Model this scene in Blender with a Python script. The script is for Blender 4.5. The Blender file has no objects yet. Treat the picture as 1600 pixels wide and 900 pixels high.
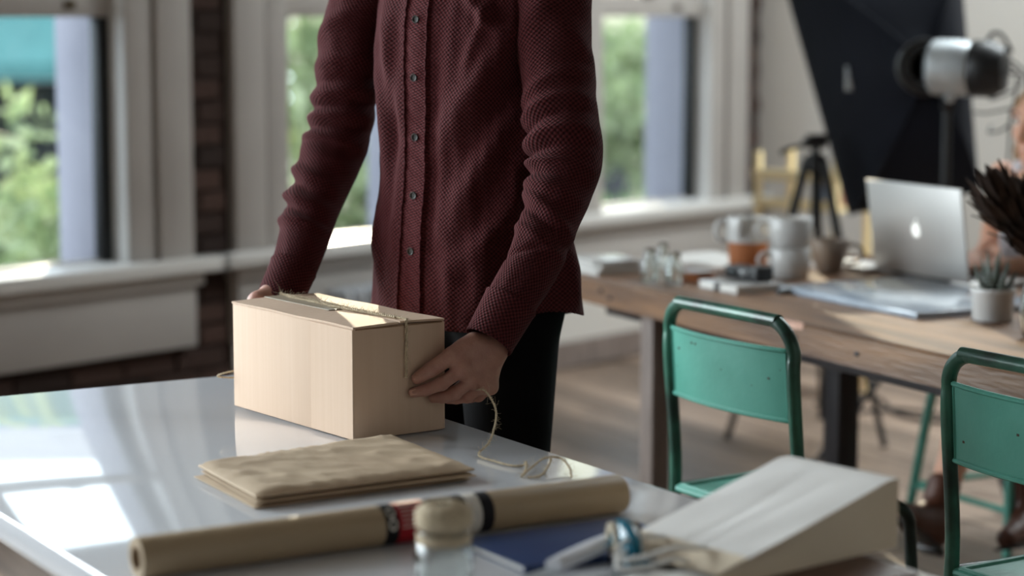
import bpy, bmesh, math, random
import numpy as np
from mathutils import Vector, Matrix
import openvdb as vdb
random.seed(7); rng = np.random.default_rng(11)
SC = bpy.context.scene
COL = SC.collection
PI = math.pi
def rad(a): return math.radians(a)

# ------------------------------------------------------------------ camera
cam_d = bpy.data.cameras.new('camera'); cam = bpy.data.objects.new('camera', cam_d); COL.objects.link(cam)
cam_d.sensor_width = 36.0; cam_d.lens = 3400/1600*36.0
cam.location = (0, 0, 1.40); cam.rotation_euler = (PI/2 - math.atan(426/3400), 0, 0)
cam_d.dof.use_dof = True; cam_d.dof.focus_distance = 3.72; cam_d.dof.aperture_fstop = 2.0
cam_d.clip_start = 0.05; cam_d.clip_end = 200
SC.camera = cam
# ------------------------------------------------------------------ world, sun, exposure
wd = bpy.data.worlds.new('sky'); SC.world = wd; wd.use_nodes = True
wn = wd.node_tree.nodes; wl = wd.node_tree.links
bg = wn['Background']; bg.inputs['Color'].default_value = (0.80, 0.90, 1.0, 1); bg.inputs['Strength'].default_value = 5.0
def lamp(name, kind, loc, rot, energy, color, **kw):
    l = bpy.data.lights.new(name, kind); l.energy = energy; l.color = color
    for k, v in kw.items(): setattr(l, k, v)
    o = bpy.data.objects.new(name, l); o.location = loc; o.rotation_euler = rot; COL.objects.link(o); return o
def aim(o, d): o.rotation_euler = Vector(d).to_track_quat('-Z', 'Y').to_euler()
SUN_HEAD, SUN_EL = rad(-6.0), rad(14.0)
sun = lamp('sun', 'SUN', (0, 12, 8), (0, 0, 0), 9.0, (1.0, 0.84, 0.62), angle=rad(0.6))
aim(sun, (-math.sin(SUN_HEAD)*math.cos(SUN_EL), -math.cos(SUN_HEAD)*math.cos(SUN_EL), -math.sin(SUN_EL)))
# skylight standing in the three wide windows of the same wall, further along the room
for _u, _w, _e in ((-1.975, 2.0, 330.0), (-4.5, 2.15, 260.0), (-7.1, 2.15, 30.0)):
    _a = lamp('window_daylight', 'AREA', (0, 0, 0), (0, 0, 0), _e, (0.93, 0.965, 1.0), shape='RECTANGLE', size=_w, size_y=2.3)
    _a.location = (-1.539 + 0.652*_u - 0.758*0.6, 6.491 + 0.758*_u + 0.652*0.6, 1.78); aim(_a, (0.758, -0.652, -0.12))
# added fill lamp over an invented ceiling opening, brightens the far wall
_a = lamp('far_wall_fill', 'AREA', (2.571, 7.438, 3.62), (0, 0, math.atan2(0.758, 0.652)), 250.0, (0.96, 0.98, 1.0), shape='RECTANGLE', size=1.2, size_y=2.2)
vs = SC.view_settings
vs.view_transform = 'Standard'; vs.look = 'None'; vs.exposure = -0.12; vs.gamma = 1.0; vs.use_curve_mapping = False
try:
    SC.cycles.use_denoising = True; SC.cycles.max_bounces = 8; SC.cycles.diffuse_bounces = 4; SC.cycles.use_adaptive_sampling = True; SC.cycles.adaptive_threshold = 0.03
    SC.cycles.sample_clamp_indirect = 6.0; SC.cycles.caustics_reflective = False; SC.cycles.caustics_refractive = False
except Exception: pass

# ------------------------------------------------------------------ materials
def lin(h):
    if isinstance(h, str):
        c = [int(h[i:i+2], 16)/255 for i in (0, 2, 4)]
        return tuple((x/12.92 if x <= 0.04045 else ((x+0.055)/1.055)**2.4) for x in c) + (1,)
    return tuple(h) + (1,)
MATS = {}
def mat(name, c1, c2=None, scale=6.0, rough=0.6, metal=0.0, bump=0.0, bscale=None, stretch=(1,1,1), detail=4, spec=0.5,
        trans=0.0, ior=1.45, contrast=0.5, rnd=0.0, sub=0.0, sheen=0.0, coat=0.0, emit=None, estr=0.0, alpha=None, uv=False, rvar=0.0, transl=None):
    m = bpy.data.materials.new(name); MATS[name] = m; m.use_nodes = True
    nt = m.node_tree; n = nt.nodes; L = nt.links; b = n['Principled BSDF']
    b.inputs['Roughness'].default_value = rough; b.inputs['Metallic'].default_value = metal
    b.inputs['Specular IOR Level'].default_value = spec; b.inputs['IOR'].default_value = ior
    b.inputs['Transmission Weight'].default_value = trans
    if coat: b.inputs['Coat Weight'].default_value = coat; b.inputs['Coat Roughness'].default_value = 0.05
    if sheen: b.inputs['Sheen Weight'].default_value = sheen; b.inputs['Sheen Roughness'].default_value = 0.5
    if sub: b.inputs['Subsurface Weight'].default_value = sub; b.inputs['Subsurface Radius'].default_value = (0.012, 0.004, 0.002); b.inputs['Subsurface Scale'].default_value = 1.0
    if emit is not None: b.inputs['Emission Color'].default_value = lin(emit); b.inputs['Emission Strength'].default_value = estr
    tc = n.new('ShaderNodeTexCoord'); mp = n.new('ShaderNodeMapping'); mp.inputs['Scale'].default_value = stretch
    L.new(tc.outputs['UV' if uv else 'Object'], mp.inputs['Vector'])
    nz = n.new('ShaderNodeTexNoise'); nz.inputs['Scale'].default_value = scale; nz.inputs['Detail'].default_value = detail
    L.new(mp.outputs[0], nz.inputs['Vector'])
    if rnd or True:
        oi = n.new('ShaderNodeObjectInfo')
    cr = n.new('ShaderNodeValToRGB'); lo = 0.5 - 0.5*(1-contrast)*0.6; hi = 1 - lo
    cr.color_ramp.elements[0].position = max(0, lo - 0.1); cr.color_ramp.elements[1].position = min(1, hi + 0.1)
    cr.color_ramp.elements[0].color = lin(c1); cr.color_ramp.elements[1].color = lin(c2 if c2 is not None else c1)
    L.new(nz.outputs['Fac'], cr.inputs['Fac'])
    last = cr.outputs['Color']
    if rnd:
        hs = n.new('ShaderNodeHueSaturation'); mr = n.new('ShaderNodeMapRange')
        mr.inputs['To Min'].default_value = 1 - rnd; mr.inputs['To Max'].default_value = 1 + rnd
        L.new(oi.outputs['Random'], mr.inputs['Value']); L.new(mr.outputs[0], hs.inputs['Value']); L.new(last, hs.inputs['Color']); last = hs.outputs['Color']
    L.new(last, b.inputs['Base Color'])
    if rvar:
        mr2 = n.new('ShaderNodeMapRange'); mr2.inputs['To Min'].default_value = rough - rvar; mr2.inputs['To Max'].default_value = rough + rvar
        L.new(nz.outputs['Fac'], mr2.inputs['Value']); L.new(mr2.outputs[0], b.inputs['Roughness'])
    if bump:
        n2 = n.new('ShaderNodeTexNoise'); n2.inputs['Scale'].default_value = bscale or scale*4; n2.inputs['Detail'].default_value = 5
        L.new(mp.outputs[0], n2.inputs['Vector'])
        bp = n.new('ShaderNodeBump'); bp.inputs['Strength'].default_value = 1.0; bp.inputs['Distance'].default_value = bump
        L.new(n2.outputs['Fac'], bp.inputs['Height']); L.new(bp.outputs[0], b.inputs['Normal'])
    if transl:
        tb = n.new('ShaderNodeBsdfTranslucent'); tb.inputs['Color'].default_value = lin(transl)
        mx = n.new('ShaderNodeMixShader'); mx.inputs[0].default_value = 0.45
        L.new(b.outputs[0], mx.inputs[1]); L.new(tb.outputs[0], mx.inputs[2]); L.new(mx.outputs[0], n['Material Output'].inputs['Surface'])
    return m
def glass_pane_mat(name, tint=(0.95, 0.98, 0.98)):
    m = bpy.data.materials.new(name); m.use_nodes = True; nt = m.node_tree; n = nt.nodes; L = nt.links
    n.remove(n['Principled BSDF'])
    t = n.new('ShaderNodeBsdfTransparent'); t.inputs[0].default_value = tint + (1,)
    g = n.new('ShaderNodeBsdfGlossy'); g.inputs['Roughness'].default_value = 0.02
    lw = n.new('ShaderNodeLayerWeight'); lw.inputs[0].default_value = 0.5
    pw = n.new('ShaderNodeMath'); pw.operation = 'POWER'; pw.inputs[1].default_value = 4.0; L.new(lw.outputs['Facing'], pw.inputs[0])
    f = n.new('ShaderNodeMath'); f.operation = 'MULTIPLY_ADD'; f.inputs[1].default_value = 0.5; f.inputs[2].default_value = 0.03; L.new(pw.outputs[0], f.inputs[0])
    x = n.new('ShaderNodeMixShader'); L.new(f.outputs[0], x.inputs[0]); L.new(t.outputs[0], x.inputs[1]); L.new(g.outputs[0], x.inputs[2])
    L.new(x.outputs[0], n['Material Output'].inputs['Surface']); return m
def fabric_mat(name, dark, light, period=0.0082, bump=0.0013, uvrot=4):
    """two-tone waffle weave laid out in the cloth's own UV (metres)"""
    m = bpy.data.materials.new(name); m.use_nodes = True; nt = m.node_tree; n = nt.nodes; L = nt.links; b = n['Principled BSDF']
    b.inputs['Roughness'].default_value = 0.92; b.inputs['Specular IOR Level'].default_value = 0.15
    b.inputs['Sheen Weight'].default_value = 0.02; b.inputs['Sheen Roughness'].default_value = 0.45; b.inputs['Sheen Tint'].default_value = (0.8, 0.5, 0.5, 1)
    tc = n.new('ShaderNodeTexCoord'); mp = n.new('ShaderNodeMapping'); mp.inputs['Rotation'].default_value = (0, 0, rad(uvrot))
    k = 2*PI/period; mp.inputs['Scale'].default_value = (k, k, k); L.new(tc.outputs['UV'], mp.inputs['Vector'])
    sp = n.new('ShaderNodeSeparateXYZ'); L.new(mp.outputs[0], sp.inputs[0])
    def math_(op, a, c=None):
        q = n.new('ShaderNodeMath'); q.operation = op
        for i, s in enumerate((a, c)):
            if s is None: continue
            if isinstance(s, (int, float)): q.inputs[i].default_value = s
            else: L.new(s, q.inputs[i])
        return q.outputs[0]
    h = math_('MULTIPLY', math_('SINE', sp.outputs[0]), math_('SINE', sp.outputs[1]))
    nz = n.new('ShaderNodeTexNoise'); nz.inputs['Scale'].default_value = 900; nz.inputs['Detail'].default_value = 2; L.new(tc.outputs['UV'], nz.inputs['Vector'])
    hh = math_('ADD', h, math_('MULTIPLY', nz.outputs['Fac'], 0.7))
    cr = n.new('ShaderNodeValToRGB'); cr.color_ramp.elements[0].position = 0.0; cr.color_ramp.elements[1].position = 1.0
    cr.color_ramp.elements[0].color = lin(dark); cr.color_ramp.elements[1].color = lin(light)
    L.new(math_('ADD', math_('MULTIPLY', hh, 0.42), 0.35), cr.inputs['Fac']); L.new(cr.outputs[0], b.inputs['Base Color'])
    bp = n.new('ShaderNodeBump'); bp.inputs['Distance'].default_value = bump; bp.inputs['Strength'].default_value = 1.0
    L.new(hh, bp.inputs['Height']); L.new(bp.outputs[0], b.inputs['Normal'])
    return m

M_white = mat('white_paint', 'aca6a1', 'a29c97', 3, 0.45, bump=0.0004, bscale=60)
M_white_lit = mat('lit_white_gloss_paint', 'd3d1cd', 'cbc8c4', 3, 0.3, bump=0.0003, bscale=60)  # whiter copy of the paint, puts bright daylight into jambs and sills
M_wallw = mat('plaster', 'cfcac4', 'c4bfb8', 1.5, 0.8, bump=0.0008, bscale=30)
M_mortar = mat('mortar', '3a2c26', '2c211c', 20, 0.95, bump=0.004, bscale=60)
M_brick = mat('brick', '523930', '2e201a', 14, 0.9, bump=0.004, bscale=50, rnd=0.5)
M_plank = mat('floor_board', '9c8675', '66564b', 3.0, 0.42, bump=0.0006, bscale=40, stretch=(9, 0.7, 1), rnd=0.42, contrast=0.6)
M_subfloor = mat('subfloor', '75614f', '54453a', 4, 0.6, stretch=(1, 1, 1))
M_rwall = mat('taupe_wall', '7d736b', '746a62', 2, 0.85)
M_brickwall = mat('brick_wall_far', '4a3128', '33221b', 9, 0.9, bump=0.004, bscale=40)
M_ceil = mat('ceiling_paint', '8d857c', '857d75', 2, 0.8)
M_sash = mat('dark_sash', '15191c', '0e1114', 6, 0.4)
M_reveal = mat('outer_stone', '9696a2', '878793', 3, 0.8, bump=0.001)
M_brass = mat('old_brass', '4a3d24', '2a2316', 30, 0.4, metal=0.9)
M_pane = glass_pane_mat('window_glass')
M_tablew = mat('white_gloss_top', 'd3d4d8', 'cfd0d4', 1.2, 0.055, spec=0.75, ior=1.55)
M_card = mat('cardboard', 'c4ab96', 'bfa58f', 3.0, 0.8, bump=0.00018, bscale=30, stretch=(30, 30, 1), spec=0.2)
M_cardedge = mat('cardboard_edge', '8d6d51', '6f543d', 60, 0.9)
M_tape = mat('packing_tape', '9a8e7c', '908472', 4, 0.4, spec=0.4)
M_twine = mat('jute', 'cfbfa2', 'a4927a', 160, 0.85, bump=0.0006, bscale=700)
M_kraft = mat('kraft_paper', 'b8a48b', 'a8927a', 5, 0.75, bump=0.0012, bscale=22, spec=0.25)
M_kraftdk = mat('kraft_fold', '9c866b', '8a7359', 9, 0.8)
M_roll = mat('kraft_roll', 'ab967a', '9e896d', 2.5, 0.5, stretch=(1, 1, 14), spec=0.45)
M_lblk = mat('label_black', '17161a', '201e22', 9, 0.65, spec=0.2)
M_lred = mat('label_red', 'a3202a', '8e1a24', 9, 0.65, spec=0.2)
M_lwht = mat('label_white', 'd8d3cb', 'cfc9c0', 9, 0.65, spec=0.2)
M_navy = mat('navy_cover', '1b3561', '172d55', 8, 0.45, bump=0.0003, bscale=200)
M_page = mat('paper_white', 'dcdad6', 'd2cfca', 5, 0.7)
M_bag = mat('white_bag_paper', 'e2dfdc', 'dad6d2', 6, 0.7, bump=0.0008, bscale=14, spec=0.25)
M_bagin = mat('bag_kraft_side', 'e2d3bd', 'd8c8b0', 6, 0.75, bump=0.0008, bscale=20)
M_wood = mat('old_wood_top', '876447', '553d2d', 2.0, 0.45, bump=0.0025, bscale=16, stretch=(0.9, 9, 9), contrast=0.8)
M_woodfront = mat('old_wood_edge', 'a97b54', '6f4c33', 4, 0.6, bump=0.004, bscale=16, stretch=(1, 6, 1), contrast=0.6)
M_woodchip = mat('bare_wood_scar', 'c79f8d', 'a9806c', 20, 0.7, bump=0.003, bscale=40)
M_leg = mat('grey_wood_leg', '8d7f78', '6b5f59', 5, 0.6, stretch=(5, 5, 1), bump=0.001)
M_darkleg = mat('dark_steel', '2b2628', '1e1b1d', 8, 0.5, metal=0.3)
M_boardwood = mat('walnut_board', '6b4534', '4c3024', 4, 0.45, stretch=(1, 9, 1), bump=0.0008)
M_green = mat('teal_enamel', '5aa291', '3f8877', 5, 0.42, bump=0.0005, bscale=90, spec=0.55, contrast=0.55)
M_greend = mat('worn_green_tube', '3f8069', '172f27', 7, 0.32, metal=0.1, bump=0.0004, bscale=120, contrast=0.75, spec=0.6)
M_chip = mat('bare_metal_chip', '26221e', '4a3b2a', 60, 0.6, metal=0.4)
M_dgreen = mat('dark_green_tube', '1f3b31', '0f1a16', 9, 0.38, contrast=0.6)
M_black = mat('black_plastic', '0d0d0f', '121214', 9, 0.45)
M_softbox = mat('black_nylon', '15171f', '0f1118', 3, 0.85, bump=0.002, bscale=9, spec=0.12)
M_silver = mat('brushed_silver', 'cdd3d6', 'b8bfc3', 9, 0.38, metal=0.7)
M_alu = mat('anodised_aluminium', 'c3c1be', 'bdbbb8', 4, 0.42, metal=0.75)
M_logo = mat('lit_logo', 'f4f4f0', None, 4, 0.5, emit='f4f4ee', estr=0.75)
M_screen = mat('dark_screen', '0c0d10', '101114', 4, 0.15)
M_marble = mat('grey_marble', '8f9aa8', 'b9c2cc', 9, 0.10, detail=9, contrast=0.6, spec=0.6)
M_ceram = mat('white_glaze', 'c9c8c6', 'bdbcba', 4, 0.22, spec=0.5)
M_terra = mat('terracotta', 'a9683f', '94562f', 10, 0.7, bump=0.0006)
M_greyc = mat('stoneware', '8f8278', '746860', 12, 0.4, bump=0.0005)
M_glass = mat('clear_glass', 'f2f6f4', None, 4, 0.02, trans=1.0, ior=1.45)
M_gcap = mat('cork_metal', '9a938a', '857e75', 20, 0.4, metal=0.5)
M_soil = mat('potting_soil', '3b2f26', '241c16', 80, 0.95, bump=0.004, bscale=90)
M_succ = mat('succulent', '4c5b49', '2f3d31', 30, 0.5)
M_protea = mat('dried_protea', '3f2c22', '241811', 25, 0.85, bump=0.001)
M_stem = mat('dry_stem', '4b3d2b', '3b2f20', 20, 0.8)
M_pale = mat('pale_pine', 'f6e2b4', 'ecd49f', 3, 0.6, stretch=(1, 8, 1))
M_bookp = mat('pink_book', 'b98d80', 'ad8276', 8, 0.6); M_bookb = mat('blue_book', '8fa3c4', '8498ba', 8, 0.6)
M_radi = mat('radiator_enamel', 'b7b9bd', 'abadb1', 5, 0.35)
M_cable = mat('grey_cable', '2a2a2c', '222224', 9, 0.5)
M_teal = mat('teal_plastic', '0a6076', '085468', 6, 0.2, spec=0.5)
M_wplast = mat('white_plastic', 'd4d4d8', 'cbcbd0', 5, 0.3)
M_skin = mat('skin', 'ab8171', '9a6c5e', 55, 0.5, sub=0.25, bump=0.0006, bscale=260, contrast=0.4)
M_skinf = mat('light_skin', 'd9a88e', 'cf9a80', 30, 0.5, sub=0.2)
M_nail = mat('nail', 'c59a86', 'bf927e', 30, 0.3)
M_jean = mat('black_denim', '060608', '09090c', 60, 0.95, spec=0.15, bump=0.0005, bscale=600)
M_shoe = mat('brown_leather', '5a3423', '43251a', 14, 0.45, bump=0.0005)
M_bshoe = mat('black_leather', '141312', '1b1918', 14, 0.4)
M_hairb = mat('blond_hair', '9c7448', '70502e', 30, 0.55, stretch=(12, 12, 1), bump=0.002, bscale=50)
M_haird = mat('dark_hair', '2c2019', '1d1510', 30, 0.55, stretch=(12, 12, 1), bump=0.002, bscale=50)
M_eye = mat('eye_white', 'dddad5', None, 4, 0.2); M_iris = mat('eye_iris', '2b2a26', None, 4, 0.1)
M_lip = mat('lip', 'a8685c', '9c5d52', 30, 0.45)
M_dress = mat('white_cotton', 'd6d3d6', 'c9c6cb', 12, 0.85, bump=0.002, bscale=30)
M_shirt = fabric_mat('burgundy_waffle', '150608', '5e2527')
M_plkt = fabric_mat('burgundy_placket', '1a080a', '652a2c', 0.006, 0.001, 10)
M_seam = mat('burgundy_seam', '4f2023', '3a1518', 200, 0.9, spec=0.15, bump=0.0004, bscale=500)
M_btn = mat('dark_horn_button', '4b4a45', '2b2a28', 90, 0.5)
M_leaf = mat('leaf', '8b9c6b', '33492c', 7.0, 0.6, transl='7f9460', contrast=0.85)
M_leaf2 = mat('leaf_pale', 'c3c8a6', '47603c', 7.0, 0.6, transl='9aab74', contrast=0.85)
M_bark = mat('bark', '4a3c31', '33291f', 12, 0.9)
M_street = mat('asphalt', '77777a', '6a6a6d', 6, 0.9); M_bldg = mat('pale_facade', 'b9b3b4', 'aea8aa', 1.5, 0.9)
M_bldg2 = mat('cream_facade', 'ded2b8', 'd2c5aa', 1.5, 0.9); M_awn = mat('teal_awning', '43706f', '3b6665', 3, 0.8)
M_dkwin = mat('dark_glazing', '24282c', '1b1f22', 2, 0.15)

# ------------------------------------------------------------------ geometry helpers
def frame_from(d, ref):
    d = np.asarray(d, float); d = d/np.linalg.norm(d)
    e = np.asarray(ref, float) - np.dot(ref, d)*d
    if np.linalg.norm(e) < 1e-4: e = np.array([0.3, 1, 0.2]) - np.dot([0.3, 1, 0.2], d)*d
    e = e/np.linalg.norm(e); return d, e, np.cross(d, e)
def catmull(pts, n):
    P = np.asarray(pts, float); m = len(P)
    if m < 3:
        t = np.linspace(0, 1, n)[:, None]; return P[0]*(1-t) + P[-1]*t
    Q = np.vstack([2*P[0]-P[1], P, 2*P[-1]-P[-2]])
    out = []
    for s in np.linspace(0, m-1-1e-9, n):
        i = int(s); t = s - i; p0, p1, p2, p3 = Q[i:i+4]
        out.append(0.5*((2*p1)+(-p0+p2)*t+(2*p0-5*p1+4*p2-p3)*t*t+(-p0+3*p1-3*p2+p3)*t**3))
    return np.array(out)
class MB:
    def __init__(s): s.v = []; s.f = []; s.uv = []; s.n = 0; s.anyuv = False
    def add(s, v, f, uv=None):
        v = np.asarray(v, float).reshape(-1, 3); b = s.n
        s.v.append(v); s.f.extend([tuple(int(i)+b for i in q) for q in f]); s.n += len(v)
        if uv is None: uv = np.zeros((len(v), 2))
        else: s.anyuv = True
        s.uv.append(np.asarray(uv, float).reshape(-1, 2)); return s
    def box(s, lo, hi, M=None):
        x0, y0, z0 = lo; x1, y1, z1 = hi
        v = np.array([(x0,y0,z0),(x1,y0,z0),(x1,y1,z0),(x0,y1,z0),(x0,y0,z1),(x1,y0,z1),(x1,y1,z1),(x0,y1,z1)], float)
        if M is not None: v = np.array([(M @ Vector(p))[:] for p in v])
        return s.add(v, [(0,3,2,1),(4,5,6,7),(0,1,5,4),(1,2,6,5),(2,3,7,6),(3,0,4,7)])
    def rbox(s, lo, hi, r=0.004, seg=2, M=None):
        bm = bmesh.new(); bmesh.ops.create_cube(bm, size=1)
        lo = np.array(lo, float); hi = np.array(hi, float); c = (lo+hi)/2; d = hi-lo
        for q in bm.verts: q.co = Vector(c + np.array(q.co[:])*d)
        r = min(r, 0.49*d.min())
        bmesh.ops.bevel(bm, geom=list(bm.edges), offset=r, segments=seg, profile=0.5, affect='EDGES')
        if M is not None: bm.transform(M)
        bm.verts.index_update(); s.add([q.co[:] for q in bm.verts], [[q.index for q in f.verts] for f in bm.faces]); bm.free(); return s
    def grid(s, P, closed=True, cap0=False, cap1=False, UV=None, flip=False):
        P = np.asarray(P, float); nv, nu = P.shape[:2]; f = []
        for j in range(nv-1):
            for i in range(nu if closed else nu-1):
                k = (i+1) % nu; q = (j*nu+i, j*nu+k, (j+1)*nu+k, (j+1)*nu+i)
                f.append(q[::-1] if flip else q)
        if cap0: f.append(tuple(range(nu)) if flip else tuple(range(nu))[::-1])
        if cap1: a = tuple((nv-1)*nu+i for i in range(nu)); f.append(a[::-1] if flip else a)
        return s.add(P.reshape(-1, 3), f, UV)
    def lathe(s, prof, n=32, c=(0,0,0), M=None):
        a = np.linspace(0, 2*PI, n, endpoint=False); P = []
        for r, z in prof: P.append(np.stack([np.cos(a)*max(r, 1e-5), np.sin(a)*max(r, 1e-5), np.full(n, z)], -1))
        P = np.array(P) + np.array(c)
        if M is not None: P = np.array([[(M @ Vector(q))[:] for q in row] for row in P])
        return s.grid(P)
    def tube(s, pts, r, n=10, res=None, smooth=True, caps=True, ref=(0.31, 0.2, 0.93)):
        P = catmull(pts, res or max(2, 6*(len(pts)-1)+1)) if smooth else np.asarray(pts, float)
        m = len(P); R = np.interp(np.linspace(0, 1, m), np.linspace(0, 1, len(np.atleast_1d(r))), np.atleast_1d(r))
        T = np.gradient(P, axis=0); e = None; rings = []; a = np.linspace(0, 2*PI, n, endpoint=False)
        for i in range(m):
            d, e, g = frame_from(T[i], e if e is not None else ref)
            rings.append(P[i] + R[i]*(np.cos(a)[:, None]*e + np.sin(a)[:, None]*g))
        return s.grid(np.array(rings), cap0=caps, cap1=caps)
    def prism(s, poly, z0, z1, M=None):
        n = len(poly); v = [(x, y, z0) for x, y in poly] + [(x, y, z1) for x, y in poly]
        if M is not None: v = [(M @ Vector(p))[:] for p in v]
        return s.add(v, [tuple(range(n))[::-1], tuple(range(n, 2*n))] + [(i, (i+1) % n, n+(i+1) % n, n+i) for i in range(n)])
    def build(s, name, m, parent=None, loc=(0,0,0), smooth=True, ang=35, origin=None, fix=False):
        V = np.vstack(s.v)
        if origin is not None: V = V - np.array(origin)
        me = bpy.data.meshes.new(name); me.from_pydata(V.tolist(), [], s.f)
        if s.anyuv:
            U = np.vstack(s.uv); l = me.uv_layers.new(name='UV'); li = np.zeros(len(me.loops), int); me.loops.foreach_get('vertex_index', li)
            l.data.foreach_set('uv', U[li].ravel())
        if fix:
            bm = bmesh.new(); bm.from_mesh(me); bmesh.ops.recalc_face_normals(bm, faces=bm.faces); bm.to_mesh(me); bm.free()
        me.materials.append(m); me.update()
        if smooth:
            me.shade_smooth()
            if ang < 180: 
                try: me.set_sharp_from_angle(angle=rad(ang))
                except Exception: pass
        o = bpy.data.objects.new(name, me); COL.objects.link(o)
        if parent is not None: o.parent = parent
        o.location = loc if origin is None else origin
        return o
def tag(o, label=None, cat=None, group=None, kind=None):
    for k, v in (('label', label), ('category', cat), ('group', group), ('kind', kind)):
        if v: o[k] = v
    return o
def thing(name, label, cat, loc=(0,0,0), rz=0.0, group=None, kind=None):
    o = bpy.data.objects.new(name, None); o.empty_display_size = 0.1; COL.objects.link(o); o.location = loc; o.rotation_euler = (0, 0, rz)
    return tag(o, label, cat, group, kind)
def wpart(o, root):
    """a part modelled in world coordinates, hung under its thing"""
    o.parent = root; o.matrix_parent_inverse = (Matrix.Translation(root.location) @ root.rotation_euler.to_matrix().to_4x4()).inverted(); return o
def copy_tree(o, parent=None):
    c = o.copy(); COL.objects.link(c); c.parent = parent
    for ch in list(o.children): copy_tree(ch, c)
    return c
def head_rz(h):      # a thing whose local +y points along compass heading h (degrees, 0 = +Y, clockwise)
    return -rad(h)
def hv(h): return np.array([math.sin(rad(h)), math.cos(rad(h)), 0.0])

# ------------------------------------------------------------------ signed-distance modelling for bodies
def sdf_mesh(prims, voxel, k=0.01, pad=0.02):
    """prims: (p0, p1, r0, r1[, k]) tapered capsules or ('e', centre, radii, matrix3[, k]) ellipsoids or ('-', p0, p1, r0, r1, k) cuts"""
    def tp(p): return p[0] if isinstance(p[0], str) else ''
    lo = np.full(3, 1e9); hi = -lo
    def bnd(p):
        if tp(p) == 'e': r = max(p[2]); return np.array(p[1])-r, np.array(p[1])+r
        q = p[1:] if tp(p) == '-' else p
        a, b = np.array(q[0]), np.array(q[1]); r = max(q[2], q[3]); return np.minimum(a, b)-r, np.maximum(a, b)+r
    for p in prims:
        if tp(p) == '-': continue
        a, b = bnd(p); lo = np.minimum(lo, a); hi = np.maximum(hi, b)
    lo -= pad; hi += pad; n = np.ceil((hi-lo)/voxel).astype(int)+1
    A = np.full(n, 1.0, np.float32)
    for p in prims:
        a, b = bnd(p); kk = p[5] if tp(p) == '-' else (p[4] if len(p) > 4 else k)
        m = kk*2.0 + 4*voxel
        i0 = np.maximum(0, np.floor((a-m-lo)/voxel).astype(int)); i1 = np.minimum(n, np.ceil((b+m-lo)/voxel).astype(int)+1)
        if (i1 <= i0).any(): continue
        X, Y, Z = np.meshgrid(*[lo[d]+voxel*np.arange(i0[d], i1[d]) for d in range(3)], indexing='ij')
        Pp = np.stack([X, Y, Z], -1)
        if tp(p) == 'e':
            q = (Pp - np.array(p[1])) @ (np.array(p[3]) if p[3] is not None else np.eye(3)); rr = np.array(p[2])
            k0 = np.linalg.norm(q/rr, axis=-1); k1 = np.linalg.norm(q/(rr*rr), axis=-1); d = k0*(k0-1)/np.maximum(k1, 1e-9)
        else:
            q = p[1:] if tp(p) == '-' else p
            a0, ab = np.array(q[0]), np.array(q[1])-np.array(q[0]); L2 = max((ab@ab), 1e-12)
            t = np.clip(((Pp-a0)@ab)/L2, 0, 1); d = np.linalg.norm(Pp-a0-t[..., None]*ab, axis=-1) - (q[2]+(q[3]-q[2])*t)
        S = A[i0[0]:i1[0], i0[1]:i1[1], i0[2]:i1[2]]
        if tp(p) == '-':
            h = np.maximum(kk-np.abs(-d-S), 0)/max(kk, 1e-6); S[...] = np.maximum(S, -d) + h*h*kk*0.25
        else:
            h = np.maximum(kk-np.abs(d-S), 0)/max(kk, 1e-6); S[...] = np.minimum(S, d) - h*h*kk*0.25
    g = vdb.FloatGrid(1.0); g.copyFromArray(np.ascontiguousarray(A)); g.transform = vdb.createLinearTransform(voxelSize=voxel)
    pts, tris, quads = g.convertToPolygons(isovalue=0.0, adaptivity=0.0)
    pts = np.asarray(pts, float) + lo
    faces = [tuple(q)[::-1] for q in np.asarray(quads)] + [tuple(q)[::-1] for q in np.asarray(tris)]
    f0 = np.asarray(quads)                       # make the faces look outward
    if len(f0):
        a, b, c = pts[f0[:, 0]], pts[f0[:, 1]], pts[f0[:, 2]]
        vol = np.einsum('ij,ij->i', np.cross(b-a, c-a), a-pts.mean(0)).sum()
        if vol > 0: faces = [q[::-1] for q in faces]
    return pts, faces

# ================================================================== the room
WA = math.atan2(0.758, 0.652); WO = (-1.539, 6.491, 0.0)     # window wall: local x along the wall, local y outward
WM = Matrix.Translation(WO) @ Matrix.Rotation(WA, 4, 'Z')
def wall_root(name, **kw):
    o = thing(name, None, None, WO, WA, kind='structure'); return o
U0, U1, CEIL = -10.0, 4.145, 3.3
WINS = [(-0.19, 0.559, 0.59, 2.25), (1.265, 2.015, 0.59, 2.25), (3.008, 3.759, 0.59, 2.25)]
WIDE = [(-3.0, -0.95, 0.59, 2.95), (-5.6, -3.4, 0.59, 2.95), (-8.2, -6.0, 0.59, 2.95)]
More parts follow.
